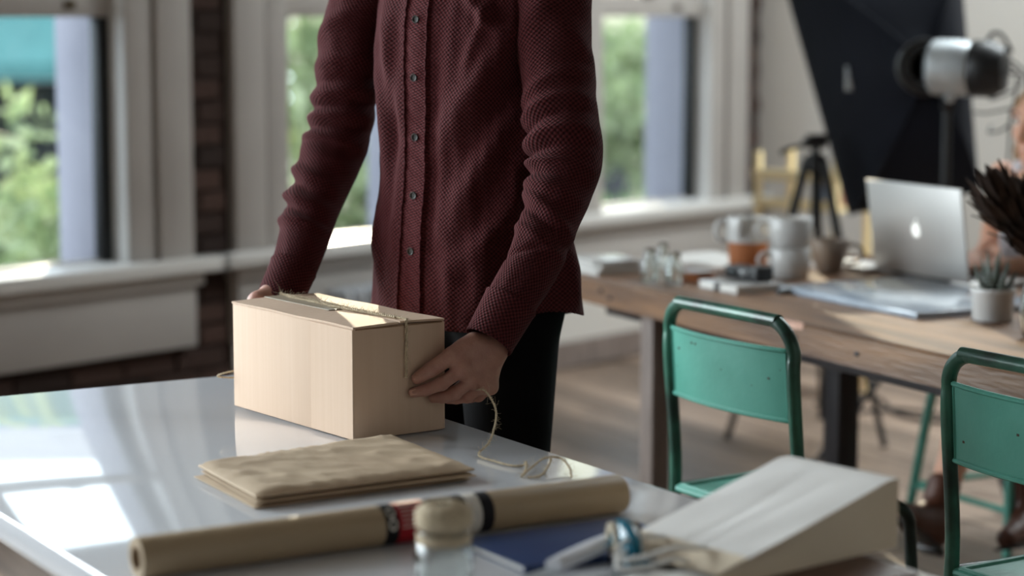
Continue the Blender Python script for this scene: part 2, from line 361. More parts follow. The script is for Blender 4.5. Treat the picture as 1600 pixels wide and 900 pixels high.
# ---- wall_left: masonry with real openings
def wall_with_openings(name, ops, y0, y1, u0, u1, m, zb=-0.2):
    b = MB(); us = sorted(ops); u = u0
    for (a, c, z0, z1) in us:
        b.box((u, y0, zb), (a, y1, CEIL)); b.box((a, y0, zb), (c, y1, z0)); b.box((a, y0, z1), (c, y1, CEIL)); u = c
    b.box((u, y0, zb), (u1, y1, CEIL))
    return b.build(name, m, None, WO, smooth=False)
wall_left = wall_with_openings('wall_left', WINS + WIDE, 0.095, 0.42, U0, U1 + 0.3, M_mortar)
wall_left.rotation_euler = (0, 0, WA); tag(wall_left, kind='structure')
bk = MB().rbox((-0.5, -0.5, -0.5), (0.5, 0.5, 0.5), 0.04, 1).build('brick', M_brick, wall_left)
bkm = bk.data; first = True
def bricks(u0, u1, z0, z1):
    global first
    PX, PZ = 0.217, 0.0745
    for r in range(int(z0/PZ), int(math.ceil(z1/PZ))):
        zc = (r+0.5)*PZ
        if zc+0.031 > z1 + 0.02: continue
        off = (r % 2)*PX*0.5 + rng.uniform(-0.006, 0.006)
        k = math.floor((u0-off)/PX)
        while k*PX+off < u1:
            a = max(u0+0.003, k*PX+off); c = min(u1-0.003, k*PX+off+0.205); k += 1
            if c-a < 0.03: continue
            if first: o = bk; first = False
            else:
                o = bpy.data.objects.new('brick', bkm); COL.objects.link(o); o.parent = wall_left
            o.location = ((a+c)/2, 0.095+0.012+rng.uniform(-0.004, 0.003), zc); o.scale = (c-a, 0.05, 0.062+rng.uniform(-0.003, 0.002))
            o.rotation_euler = (0, rng.uniform(-0.008, 0.008), rng.uniform(-0.01, 0.01))
bricks(0.8186, 0.9866, 0.33, 2.2); bricks(-0.45, 1.3, 0.10, 0.33); bricks(2.29, 2.735, 0.6, 2.0); bricks(3.99, 4.145, 0.1, 2.3)
# plaster over the part of the masonry further along the room and above the windows
pl = MB()
for (a, c) in ((-10, -8.35), (-5.85, -5.75), (-3.25, -3.15), (-0.75, -0.45)):
    pl.box((a, 0.075, 0), (c, 0.10, CEIL))
for (a, c, z0, z1) in WIDE: pl.box((a-0.2, 0.07, 0), (c+0.2, 0.10, 0.5)); pl.box((a-0.2, 0.07, 3.1), (c+0.2, 0.10, CEIL))
pl.box((-0.45, 0.075, 2.45), (U1, 0.10, CEIL)); pl.box((1.0, 0.07, 0.1), (2.29, 0.10, 0.56)); pl.box((2.29, 0.07, 0.1), (3.985, 0.10, 0.56))
o = pl.build('plaster_panel', M_wallw, wall_left)
# ---- windows
def window(idx, op, wide=False):
    a, c, z0, z1 = op; w = wall_root('window_%d' % idx)
    CW = 0.26 if not wide else 0.2
    for s, e in ((-1, a), (1, c)):
        b = MB(); lo, hi = (e, e+CW) if s > 0 else (e-CW, e)
        inner = (e, e+0.1) if s > 0 else (e-0.1, e); outer = (e+0.115, e+CW) if s > 0 else (e-CW, e-0.115)
        b.box((lo, 0.082, z0+0.0), (hi, 0.10, z1+0.1)); b.rbox((inner[0], 0.07, z0), (inner[1], 0.085, z1), 0.004)
        b.rbox((outer[0], 0.055, z0), (outer[1], 0.085, z1+0.1), 0.006)
        b.build('casing', M_white, w)
        b = MB(); j0, j1 = (e-0.004, e+0.02) if s > 0 else (e-0.02, e+0.004)
        b.box((j0, 0.078, z0), (j1, 0.15, z1)); b.build('jamb', M_white_lit, w)
        b = MB(); j0, j1 = (e-0.006, e+0.03) if s > 0 else (e-0.03, e+0.006)
        b.box((j0, 0.205, z0), (j1, 0.425, z1)); b.build('outer_reveal', M_reveal, w)
    MB().rbox((a-CW-0.01, 0.05, z1+0.02), (c+CW+0.01, 0.09, z1+0.18), 0.008).build('head_casing', M_white, w)
    MB().box((a, 0.08, z1-0.012), (c, 0.42, z1+0.03)).build('head_jamb', M_white, w)
    b = MB(); b.rbox((a-CW-0.12, 0.0, z0-0.03), (c+CW+0.12, 0.07, z0+0.02), 0.008, 3); b.box((a, 0.06, z0-0.03), (c, 0.155, z0+0.02)); b.build('sill', M_white_lit, w)
    b = MB(); b.box((a-0.01, 0.15, z0-0.03), (c+0.01, 0.47, z0-0.005)); b.build('outer_sill', M_reveal, w)
    if not wide:
        b = MB(); b.rbox((a-CW, 0.05, 0.312), (c+CW, 0.10, z0-0.06), 0.004); b.rbox((a-CW-0.02, 0.03, z0-0.075), (c+CW+0.02, 0.10, z0-0.03), 0.008)
        b.build('apron', M_white, w)
    zm = 1.40 if not wide else 1.9
    n = 1 if not wide else 3; wdt = (c-a)/n
    for k in range(n):
        p, q = a+k*wdt, a+(k+1)*wdt
        for e0, e1 in ((p, p+0.05), (q-0.05, q)):
            MB().rbox((e0, 0.15, z0+0.02), (e1, 0.19, zm+0.06), 0.004).build('sash_stile', M_sash, w)
            MB().rbox((e0, 0.195, zm), (e1, 0.225, z1-0.012), 0.004).build('sash_stile', M_sash, w)
        MB().rbox((p+0.05, 0.152, z0+0.02), (q-0.05, 0.188, z0+0.028), 0.003).build('bottom_rail', M_white, w)
        mr = MB().rbox((p+0.003, 0.135, zm-0.005), (q-0.003, 0.225, zm+0.085), 0.006).build('meeting_rail', M_white, w)
        MB().rbox(((p+q)/2-0.03, 0.12, zm+0.075), ((p+q)/2+0.03, 0.15, zm+0.1), 0.004).build('sash_lock', M_brass, mr)
        MB().rbox((q-0.19, 0.126, zm+0.022), (q-0.15, 0.137, zm+0.045), 0.002).build('sash_lift', M_brass, mr)
        MB().rbox((p+0.05, 0.197, z1-0.06), (q-0.05, 0.223, z1-0.012), 0.004).build('top_rail', M_white, w)
        MB().box((p+0.05, 0.168, z0+0.02), (q-0.05, 0.172, zm+0.02)).build('pane', M_pane, w, smooth=False)
        MB().box((p+0.05, 0.208, zm+0.04), (q-0.05, 0.212, z1-0.02)).build('pane', M_pane, w, smooth=False)
    return w
for i, op in enumerate(WINS): window(i+1, op)
for i, op in enumerate(WIDE): window(i+4, op, True)
# ---- the other walls, ceiling, floor
def wbox(name, lo, hi, m):
    o = MB().box(lo, hi).build(name, m, None, WO, smooth=False); o.rotation_euler = (0, 0, WA); return tag(o, kind='structure')
wbox('wall_back', (U1, -8.0, -0.2), (U1+0.2, 0.1, CEIL), M_wallw)
wbox('wall_right', (U0, -8.2, -0.2), (U1, -8.0, CEIL), M_wallw)
wbox('wall_front', (U0-0.2, -8.0, -0.2), (U0, 0.1, CEIL), M_brickwall)
ce = MB(); HU0, HU1, HY0, HY1 = 2.8, 4.0, -3.6, -1.4                             # ceiling with an opening added for the far-wall fill lamp
ce.box((U0, -8.0, CEIL), (HU0, 0.1, CEIL+0.2)); ce.box((HU1, -8.0, CEIL), (U1, 0.1, CEIL+0.2)); ce.box((HU0, -8.0, CEIL), (HU1, HY0, CEIL+0.2)); ce.box((HU0, HY1, CEIL), (HU1, 0.1, CEIL+0.2))
ce = ce.build('ceiling', M_ceil, None, WO, smooth=False); ce.rotation_euler = (0, 0, WA); tag(ce, kind='structure')
sk = wall_root('window_7')  # unseen frame and pane, added only to house the fill lamp
for lo, hi in (((HU0, HY0, CEIL+0.12), (HU0+0.06, HY1, CEIL+0.24)), ((HU1-0.06, HY0, CEIL+0.12), (HU1, HY1, CEIL+0.24)), ((HU0+0.06, HY0, CEIL+0.12), (HU1-0.06, HY0+0.06, CEIL+0.24)), ((HU0+0.06, HY1-0.06, CEIL+0.12), (HU1-0.06, HY1, CEIL+0.24))):
    MB().box(lo, hi).build('fill_frame', M_white, sk, smooth=False)
MB().box((HU0+0.06, HY0+0.06, CEIL+0.17), (HU1-0.06, HY1-0.06, CEIL+0.175)).build('pane', M_pane, sk, smooth=False)
wbox('baseboard_left', (U0, 0.045, 0), (U1, 0.096, 0.1), M_leg)
wbox('baseboard_back', (U1-0.02, -8.0, 0), (U1, 0.04, 0.14), M_white)
floor = wbox('floor', (U0, -8.0, -0.2), (U1, 0.1, -0.012), M_subfloor)
# boards run towards the far left; each board in view is its own piece
PH = -29.0; pdv, pqv = hv(PH), hv(PH+90); PW, PLN = 0.14, 2.9
pm = MB().rbox((-PW/2+0.0012, -PLN/2+0.001, -0.014), (PW/2-0.0012, PLN/2-0.001, 0.0), 0.0015, 1).build('plank', M_plank, floor)
plm = pm.data; firstp = True
iM = WM.inverted(); fl_inv = iM
cp = math.atan(426/3400)
def seen_floor(x, y):
    z = y*math.cos(cp) + 1.4*math.sin(cp)
    if z < 1: return False
    px = 800+3400*x/z; py = 450-3400*(y*math.sin(cp)-1.4*math.cos(cp))/z
    return -500 < px < 1900 and 500 < py < 1250
nb = 0
for qi in range(-60, 120):
    for pj in range(-6, 8):
        cx = pqv*(qi*PW) + pdv*(pj*PLN + (qi*0.77 % 1.0)*PLN)
        l = fl_inv @ Vector((cx - pdv*PLN/2)[:])
        if not (U0 < l.x < U1-0.05 and -8 < l.y < -0.02): continue
        if not any(seen_floor(*(cx+pdv*t*PLN/2)[:2]) for t in (-1, -0.5, 0, 0.5, 1)): continue
        t0, t1 = -0.5, 0.5
        while t1 > t0 and ((fl_inv @ Vector((cx+pdv*PLN*t1)[:])).y > 0.04 or (fl_inv @ Vector((cx+pdv*PLN*t1)[:])).x > U1-0.03): t1 -= 0.02
        if t1 - t0 < 0.03: continue
        if firstp: o = pm; firstp = False
        else: o = bpy.data.objects.new('plank', plm); COL.objects.link(o); o.parent = floor
        mid = cx + pdv*PLN*(t0+t1)/2
        o.matrix_basis = fl_inv @ Matrix.Translation((mid[0], mid[1], rng.uniform(-0.0008, 0.0))) @ Matrix.Rotation(-rad(PH), 4, 'Z') @ Matrix.Diagonal((1, t1-t0, 1, 1))
        nb += 1
print('planks', nb)

# ================================================================== outside the windows
wg = MB().box((-30, 0.9, -1.9), (40, 60, -1.6)).build('street', M_street, None, WO, smooth=False); wg.rotation_euler = (0, 0, WA); tag(wg, kind='structure')
def leaf_cloud(n, c, r, size, seed):
    g = np.random.default_rng(seed); V = []; F = []
    d = g.normal(size=(n, 3)); d /= np.linalg.norm(d, axis=1)[:, None]
    lump = 0.75+0.35*np.sin(d[:, 0]*5+seed)*np.sin(d[:, 1]*4+1.3)*np.cos(d[:, 2]*6)
    p = np.array(c)+d*np.array(r)*(lump*g.uniform(0.55, 1.0, n))[:, None]
    for i in range(n):
        a = g.normal(size=3); a /= np.linalg.norm(a); b = np.cross(a, g.normal(size=3)); b /= np.linalg.norm(b); s = size*g.uniform(0.6, 1.3)
        nn = np.cross(a, b); k = len(V)
        V += [p[i]-a*s, p[i]+b*s*0.42+nn*s*0.1, p[i]+a*s, p[i]-b*s*0.42+nn*s*0.1]; F.append((k, k+1, k+2, k+3))
    return V, F
def shrub(name, label, cat, loc, r, h, n, size, m, seed, group):
    t = thing(name, label, cat, loc, 0, group)
    V, F = leaf_cloud(n, (0, 0, h), r, size, seed)
    tag(MB().add(V, F).build('foliage', m, t, smooth=False), kind='stuff')
    g = np.random.default_rng(seed+50); st = MB()
    for k in range(5):
        a = g.uniform(0, 2*PI); st.tube([(0.05*math.cos(a), 0.05*math.sin(a), 0), (0.2*r[0]*math.cos(a), 0.2*r[0]*math.sin(a), h*0.6), (0.6*r[0]*math.cos(a), 0.6*r[1]*math.sin(a), h)], [0.05, 0.03, 0.015], 6)
    st.build('stem', M_bark, t); return t
G = 'shrubs and trees outside the windows'
shrub('garden_shrub', 'leafy yellow-green shrub outside the leftmost window', 'shrub', (-2.55, 10.6, -1.6), (1.2, 1.0, 1.35), 1.35, 3200, 0.085, M_leaf2, 1, G)
shrub('garden_shrub', 'darker green shrub low beside the yellow-green one, outside the leftmost window', 'shrub', (-3.6, 12.8, -1.6), (1.3, 1.2, 1.2), 1.2, 2600, 0.09, M_leaf, 2, G)
shrub('street_tree', 'pale leafy tree seen between the man\'s right arm and the window frame', 'tree', (-1.35, 13.5, -1.6), (1.2, 1.1, 1.6), 2.2, 3000, 0.09, M_leaf2, 3, G)
shrub('garden_shrub', 'green bush outside the window to the right of the man', 'shrub', (0.62, 13.2, -1.6), (0.85, 0.9, 1.05), 1.2, 2600, 0.075, M_leaf, 4, G)
shrub('street_tree', 'light green tree behind the bush outside the right-hand window', 'tree', (1.0, 17.0, -1.6), (1.5, 1.4, 0.9), 2.35, 2600, 0.1, M_leaf2, 5, G)
bld = thing('street_building', 'pale building with a teal awning across the street, seen through the leftmost window', 'building', (-7.6, 21.0, -1.6), rad(12))
MB().box((-5, 0, 0), (4, 6, 5.0)).build('facade', M_bldg, bld, smooth=False)
b = MB(); b.add([(-4.5, -1.1, 2.55), (3.6, -1.1, 2.55), (3.6, 0, 3.1), (-4.5, 0, 3.1), (-4.5, -1.1, 2.4), (3.6, -1.1, 2.4), (3.6, 0, 2.9), (-4.5, 0, 2.9)], [(0,1,2,3),(7,6,5,4),(0,4,5,1),(1,5,6,2),(0,3,7,4)])
b.build('awning', M_awn, bld, smooth=False)
for x in (-4.2, -2.2, -0.2, 1.8): MB().box((x, -0.03, 0.3), (x+1.6, 0.05, 2.35)).build('shop_window', M_dkwin, bld, smooth=False)
MB().box((-4.6, -0.08, 2.95), (3.8, 0.02, 3.25)).build('sign_band', M_reveal, bld, smooth=False)
bl2 = thing('street_building', 'cream building across the street, seen through the right-hand window', 'building', (2.0, 23.0, -1.6), rad(-6))
MB().box((-4.4, 0, 0), (7, 6, 5.2)).build('facade', M_bldg2, bl2, smooth=False)
for x in (-3.6, -1.6, 0.4, 2.4): MB().box((x, -0.04, 0.5), (x+0.9, 0.05, 2.2)).build('shop_window', M_dkwin, bl2, smooth=False)
MB().box((-4.5, -0.15, 5.0), (7.1, 0.1, 5.25)).build('cornice', M_reveal, bl2, smooth=False)

# ================================================================== white work table
TZ = 0.70
FC = np.array([-0.436, 4.284]); tB = hv(149)[:2]; tA = hv(239)[:2]          # along the man's edge towards us; along the far edge to the left
TW, TL = 0.90, 2.1
wt = thing('work_table', 'white glossy work table in the foreground under the cardboard box', 'table', (FC[0], FC[1], 0), -rad(149-180+0)+0.0)
wt.rotation_euler = (0, 0, math.atan2(tB[1], tB[0]))                        # local x = along tB, local y = -tA side
sgn = 1 if (-tB[1]*tA[0] + tB[0]*tA[1]) > 0 else -1
ya, yb = (0, TW) if sgn > 0 else (-TW, 0)
MB().rbox((0, ya, TZ-0.038), (TL, yb, TZ), 0.003, 3).build('table_top', M_tablew, wt)
for (x, y) in ((0.1, ya+0.1), (0.1, yb-0.1), (TL-0.1, ya+0.1), (TL-0.1, yb-0.1)):
    MB().rbox((x-0.03, y-0.03, 0), (x+0.03, y+0.03, TZ-0.038), 0.004).build('leg', M_white, wt)
MB().rbox((0.1, ya+0.085, TZ-0.11), (TL-0.1, ya+0.115, TZ-0.038), 0.002).build('apron_rail', M_white, wt)
MB().rbox((0.1, yb-0.115, TZ-0.11), (TL-0.1, yb-0.085, TZ-0.038), 0.002).build('apron_rail', M_white, wt)

# ================================================================== cardboard box
BC = (-0.309, 3.761); BL, BW, BH = 0.41, 0.18, 0.192
cb = thing('cardboard_box', 'tan cardboard shipping box held by the man on the white table', 'box', (BC[0], BC[1], TZ), head_rz(-36))
hx, hy = BW/2, BL/2                                                        # local y along the long axis (away-left), x to the man
MB().rbox((-hx, -hy, 0.0005), (hx, hy, BH-0.004), 0.0025, 2).build('carton', M_card, cb)
for s in (-1, 1):
    b = MB(); x0, x1 = (-hx-0.0008, -0.0016) if s < 0 else (0.0016, hx+0.0008)
    n = 24; P = []
    for j in range(n+1):                                                   # gently bowed top flap
        y = -hy-0.0005 + (BL+0.001)*j/n; row = []
        for i in range(9):
            x = x0+(x1-x0)*i/8; edge = (x-x0)/(x1-x0) if s < 0 else (x1-x)/(x1-x0)
            row.append((x, y, BH - 0.001 + 0.0022*math.sin(edge*PI*0.5) + 0.0006*math.sin(y*31+s)))
        P.append(row)
    P = np.array(P); b.grid(P, closed=False, flip=False); Q = P.copy(); Q[..., 2] -= 0.0036; b.grid(Q, closed=False, flip=True)
    rim = np.concatenate([P[0], P[1:, -1], P[-1, -2::-1], P[-2:0:-1, 0]]); rim2 = rim.copy(); rim2[:, 2] -= 0.0036
    b.grid(np.array([rim2, rim])); b.build('top_flap', M_card, cb, fix=True)
for x in (-hx, hx):
    MB().rbox((x-0.0019, -hy+0.0, 0.002), (x+0.0019, -hy+0.135, BH-0.006), 0.0006, 1).build('side_seam', M_card, cb)
MB().rbox((-hx+0.004, -hy-0.0012, BH-0.007), (hx-0.004, -hy+0.0015, BH-0.0045), 0.0004, 1).build('flap_edge', M_cardedge, cb)
MB().rbox((-0.024, -0.02, BH+0.0008), (0.024, hy+0.0006, BH+0.0024), 0.0004, 1).build('packing_tape', M_tape, cb)
MB().rbox((-0.024, hy-0.0002, BH-0.06), (0.024, hy+0.0014, BH+0.001), 0.0004, 1).build('packing_tape', M_tape, cb)

def twine_mesh(pts, r=0.0019, fuzz=60, res=None, seed=3, spread=0.006):
    g = np.random.default_rng(seed); P = catmull(pts, res or 14*(len(pts)-1)+1); T = np.gradient(P, axis=0); b = MB()
    L = np.concatenate([[0], np.cumsum(np.linalg.norm(np.diff(P, axis=0), axis=1))]); n = max(60, int(L[-1]/0.0022))
    ss = np.linspace(0, L[-1], n); C = np.stack([np.interp(ss, L, P[:, k]) for k in range(3)], -1); T = np.gradient(C, axis=0); e = None; E_ = []
    for i in range(n): d, e, q = frame_from(T[i], e if e is not None else (0.3, 0.2, 0.9)); E_.append((e, q))
    E1 = np.array([x[0] for x in E_]); E2 = np.array([x[1] for x in E_])
    for ply in range(2):                                                   # two twisted plies
        ph = ss*2*PI/0.011 + ply*PI; pts2 = C + 0.5*r*(np.cos(ph)[:, None]*E1 + np.sin(ph)[:, None]*E2)
        b.tube(pts2, 0.62*r, 5, smooth=False)
    for k in range(fuzz):
        i = g.integers(0, n); a = g.uniform(0, 2*PI); dv = math.cos(a)*E1[i] + math.sin(a)*E2[i] + 0.8*g.normal()*T[i]/np.linalg.norm(T[i]); l = g.uniform(0.3, 1)*spread
        b.tube([C[i], C[i]+dv*l*0.5+g.normal(size=3)*l*0.12, C[i]+dv*l], 0.00016, 3, res=4)
    return b
bxm = Matrix.Translation((BC[0], BC[1], TZ)) @ Matrix.Rotation(head_rz(-36), 4, 'Z')
def bxp(x, y, z): return np.array((bxm @ Vector((x, y, z)))[:])
TX = 0.012
tw = thing('jute_twine', 'length of frayed jute twine tied round the box and trailing onto the table', 'twine', (-0.05, 3.42, TZ))
top = [bxp(TX, hy+0.003, 0.02), bxp(TX, hy+0.004, BH*0.6), bxp(TX, hy+0.003, BH+0.001), bxp(TX, hy-0.01, BH+0.004), bxp(TX+0.004, 0.08, BH+0.004), bxp(TX-0.002, -0.05, BH+0.004), bxp(TX+0.003, -hy+0.012, BH+0.004), bxp(TX, -hy-0.002, BH+0.001), bxp(TX, -hy-0.004, BH-0.012), bxp(TX-0.001, -hy-0.004, 0.13), bxp(TX-0.002, -hy-0.006, 0.098)]
wpart(twine_mesh(top, 0.0026, 420, seed=5, spread=0.013).build('wrapped_run', M_twine), tw)
top2 = [bxp(TX-0.006, hy-0.03, BH+0.004), bxp(TX-0.008, 0.06, BH+0.0045), bxp(TX-0.012, -0.02, BH+0.0045), bxp(TX-0.006, -0.11, BH+0.004), bxp(TX, -hy+0.03, BH+0.004)]
wpart(twine_mesh(top2, 0.0024, 240, seed=6, spread=0.012).build('wrapped_run', M_twine), tw)
trail = [(-0.0615, 3.628, 0.772), (-0.0462, 3.60, 0.7758), (-0.0298, 3.57, 0.7573), (-0.0264, 3.54, 0.738), (-0.0363, 3.47, 0.7142), (-0.0532, 3.416, 0.7035), (-0.0252, 3.366, 0.7028), (0.0, 3.3365, 0.7026), (0.0171, 3.335, 0.703), (0.0221, 3.3361, 0.708), (0.021, 3.29, 0.705), (0.0146, 3.2558, 0.7026), (0.03, 3.29, 0.709), (0.05, 3.335, 0.714), (0.0755, 3.35, 0.712), (0.089, 3.3028, 0.706), (0.0904, 3.25, 0.7026)]
wpart(twine_mesh(trail, 0.0019, 260, seed=7, spread=0.013).build('loose_tail', M_twine), tw)
wpart(twine_mesh([(0.024, 3.247, 0.7026), (0.045, 3.25, 0.706), (0.058, 3.29, 0.716), (0.06, 3.30, 0.722)], 0.0019, 60, seed=8, spread=0.012).build('loose_end', M_twine), tw)
lp = [bxp(0.03, hy+0.004, 0.05), bxp(-0.04, hy+0.02, 0.045), bxp(-hx-0.012, hy+0.03, 0.05), bxp(-hx-0.01, hy+0.012, 0.06), bxp(-0.03, hy+0.006, 0.065)]
wpart(twine_mesh(lp, 0.0019, 40, seed=9).build('far_loop', M_twine), tw)

# ================================================================== the man
MX, MY = -0.075, 4.06; MH = 226.0                                          # stands behind the box, facing it
man = thing('person', 'man in a burgundy waffle shirt and black jeans holding the cardboard box', 'person', (MX, MY, 0))
mf, mr = hv(MH), np.array([math.cos(rad(MH)), -math.sin(rad(MH)), 0])      # forward, his right
def ml(x, y, z): return np.array([MX, MY, 0]) + mr*x + mf*y + np.array([0, 0, z])
def smooth_tab(keys, n=400, s=10):
    k = np.array(keys, float); z = np.linspace(k[0, 0], k[-1, 0], n); out = [z]
    w = np.exp(-0.5*(np.arange(-3*s, 3*s+1)/s)**2); w /= w.sum()
    for c in range(1, k.shape[1]):
        y = np.interp(z, k[:, 0], k[:, c]); yp = np.pad(y, 3*s, mode='edge'); out.append(np.convolve(yp, w, 'valid'))
    return out
TT = smooth_tab([(0.80, 0.222, 0.168, 0.0, -0.012), (0.90, 0.215, 0.162, 0.0, -0.008), (1.00, 0.202, 0.150, 0, 0), (1.10, 0.194, 0.140, 0, 0.0), (1.20, 0.195, 0.136, 0, 0.0), (1.30, 0.202, 0.138, 0, 0.0), (1.40, 0.208, 0.138, 0, -0.004), (1.47, 0.20, 0.128, 0, -0.012), (1.52, 0.165, 0.108, 0, -0.02), (1.56, 0.105, 0.088, 0, -0.025), (1.60, 0.068, 0.070, 0, -0.02), (1.64, 0.064, 0.066, 0, -0.015)])
def vnoise(seed, k=7, sc=1.0):
    g = np.random.default_rng(seed); A = g.normal(size=(k, 3))*sc; ph = g.uniform(0, 2*PI, k)
    return lambda X: sum(np.sin(X @ A[i] + ph[i]) for i in range(k))/k
tn1 = vnoise(3, 8, 26.0); tn2 = vnoise(4, 8, 60.0)
TF = [(28, 1.44, 50, 1.37, 0.013, 0.0145), (66, 1.4, 14, 1.17, 0.03, 0.0188), (80, 1.36, 30, 1.12, 0.026, -0.0145), (-26, 1.43, -13, 1.2, 0.018, 0.0145), (-40, 1.36, -24, 1.1, 0.02, 0.013), (-16, 1.36, -20, 1.04, 0.014, -0.0101), (11, 1.44, 10, 0.98, 0.014, -0.0072), (60, 1.24, 22, 1.02, 0.03, 0.0174), (72, 1.08, 26, 0.94, 0.024, 0.0145), (48, 1.0, 36, 0.86, 0.022, 0.0145), (24, 0.99, 22, 0.87, 0.02, 0.0087), (-40, 1.04, -22, 0.9, 0.016, 0.0116), (-58, 1.1, -48, 0.88, 0.02, -0.0116), (95, 1.3, 60, 1.05, 0.03, 0.0159), (110, 1.0, 100, 0.86, 0.03, 0.0174), (130, 1.0, 135, 0.86, 0.03, -0.0145), (-90, 1.2, -70, 0.95, 0.03, 0.0145), (44, 1.43, 30, 1.3, 0.012, 0.0101)]
def torso(TH, Z, off=0.0, folds=True):
    a = np.interp(Z, TT[0], TT[1]); b = np.interp(Z, TT[0], TT[2]); cy = np.interp(Z, TT[0], TT[4])
    c, s_ = np.cos(TH), np.sin(TH); e = 2/2.35
    ex = np.sign(s_)*np.abs(s_)**e; ey = np.sign(c)*np.abs(c)**e
    nx, ny = ex/a, ey/b; nn = np.sqrt(nx*nx+ny*ny); nx /= nn; ny /= nn
    d = np.full_like(a, off, dtype=float)
    if folds:
        S = TH*0.17
        for (t0, z0, t1, z1, w, A) in TF:
            p = np.array([rad(t0)*0.17, z0]); q = np.array([rad(t1)*0.17, z1]); ab = q-p; t = ((S-p[0])*ab[0]+(Z-p[1])*ab[1])/(ab@ab); tc = np.clip(t, 0, 1)
            dist = np.hypot(S-p[0]-tc*ab[0], Z-p[1]-tc*ab[1]); d = d + A*np.exp(-(dist/w)**2)*(0.35+0.65*np.sin(PI*np.clip(t, 0, 1)))
        Q = np.stack([np.sin(TH), np.cos(TH), Z*2.2], -1); d = d + 0.0035*tn1(Q*0.45) + 0.0015*tn2(Q*0.5)
    x = -(a*ex + d*nx); y = b*ey + cy + d*ny                                # +angle = towards his left
    return np.stack([MX + mr[0]*x + mf[0]*y, MY + mr[1]*x + mf[1]*y, Z], -1)
nu, nv = 220, 230
th = np.linspace(-PI, PI, nu, endpoint=False)[None, :].repeat(nv, 0); vv = np.linspace(0, 1, nv)[:, None].repeat(nu, 1)
zb = 0.845 - 0.018*np.cos(2*th) + 0.006*np.sin(5*th+1); zz = zb + (1.60-zb)*vv
P = torso(th, zz)
inn = torso(th[:3], zz[:3], -0.004); inn[..., 2] = zz[:3] + np.array([0.03, 0.012, 0.0])[:, None]
P = np.concatenate([inn, P]); UVt = np.stack([np.concatenate([th[:3], th])*0.17, np.concatenate([zz[:3], zz])], -1).reshape(-1, 2)
sb = MB(); f = []
rows = P.shape[0]
for j in range(rows-1):
    for i in range(nu): k = (i+1) % nu; f.append((j*nu+i, (j+1)*nu+i, (j+1)*nu+k, j*nu+k))
# a seam column keeps the UV continuous
sb.add(P.reshape(-1, 3), f, UVt)
shirt = wpart(sb.build('shirt', M_shirt, ang=180, fix=True), man); shirt['label'] = 'burgundy waffle-knit button shirt'
def sub(o): o.parent = shirt; o.matrix_parent_inverse = (Matrix.Translation((MX, MY, 0)) @ Matrix.Identity(4)).inverted(); return o
def under(o, p):
    o.parent = p; o.matrix_parent_inverse = Matrix.Translation(man.location).inverted() if False else Matrix.Identity(4); return o
# parts of the shirt are modelled in world space; the shirt itself carries world coordinates under the root
def spart(o): o.parent = shirt; o.matrix_parent_inverse = Matrix.Identity(4); return o
PLW = 0.017
zz2 = np.linspace(0.838, 1.585, 150)
acr = np.linspace(-1, 1, 15); PK = []; UVp = []
for z in zz2:
    row = torso((acr*PLW/0.145), np.full(15, z), 0.0); nrm = mf*1.0
    h = 0.0022 + 0.0022*np.exp(-((np.abs(acr)-0.86)/0.08)**2) - 0.0035*(np.abs(acr) > 0.99) + 0.0007*np.sin(z*420)*np.exp(-((np.abs(acr)-0.86)/0.12)**2) + 0.0006*np.sin(z*190+acr*4)
    PK.append(row + nrm*h[:, None]); UVp.append(np.stack([acr*PLW, np.full(15, z)], -1))
pk = MB().grid(np.array(PK), closed=False, UV=np.array(UVp).reshape(-1, 2)).build('placket', M_plkt, ang=180, fix=True)
spart(pk)
PKa = np.array(PK)
for c_ in (1, 13):
    pth = PKa[:, c_] + mf*0.0010 + np.outer(0.0004*np.sin(zz2*300), mr)
    spart(MB().tube(pth, 0.0014, 6, smooth=False).build('stitched_seam', M_seam))
def button(z, xo=0.0):
    c = torso(np.array([xo/0.145]), np.array([z]), 0.0)[0] + mf*0.0034
    R = (Vector(mf) - 0.28*Vector(mr)).to_track_quat('Z', 'Y').to_matrix().to_4x4(); M = Matrix.Translation(c) @ R
    b = MB().lathe([(0, 0.0008), (0.0042, 0.0008), (0.0049, 0.0026), (0.0063, 0.0030), (0.0072, 0.0019), (0.0071, 0), (0, -0.0004)], 20, M=M)
    o = spart(b.build('button', M_btn, ang=60))
    h = MB()
    for k in range(4): a = PI/4+k*PI/2; h.lathe([(0, 0.0009), (0.0007, 0.0009), (0.0007, 0.0004)], 8, c=(0.0017*math.cos(a), 0.0017*math.sin(a), 0), M=M)
    return o
for z in (1.393, 1.288, 1.180, 1.074, 0.972, 1.498): button(z)

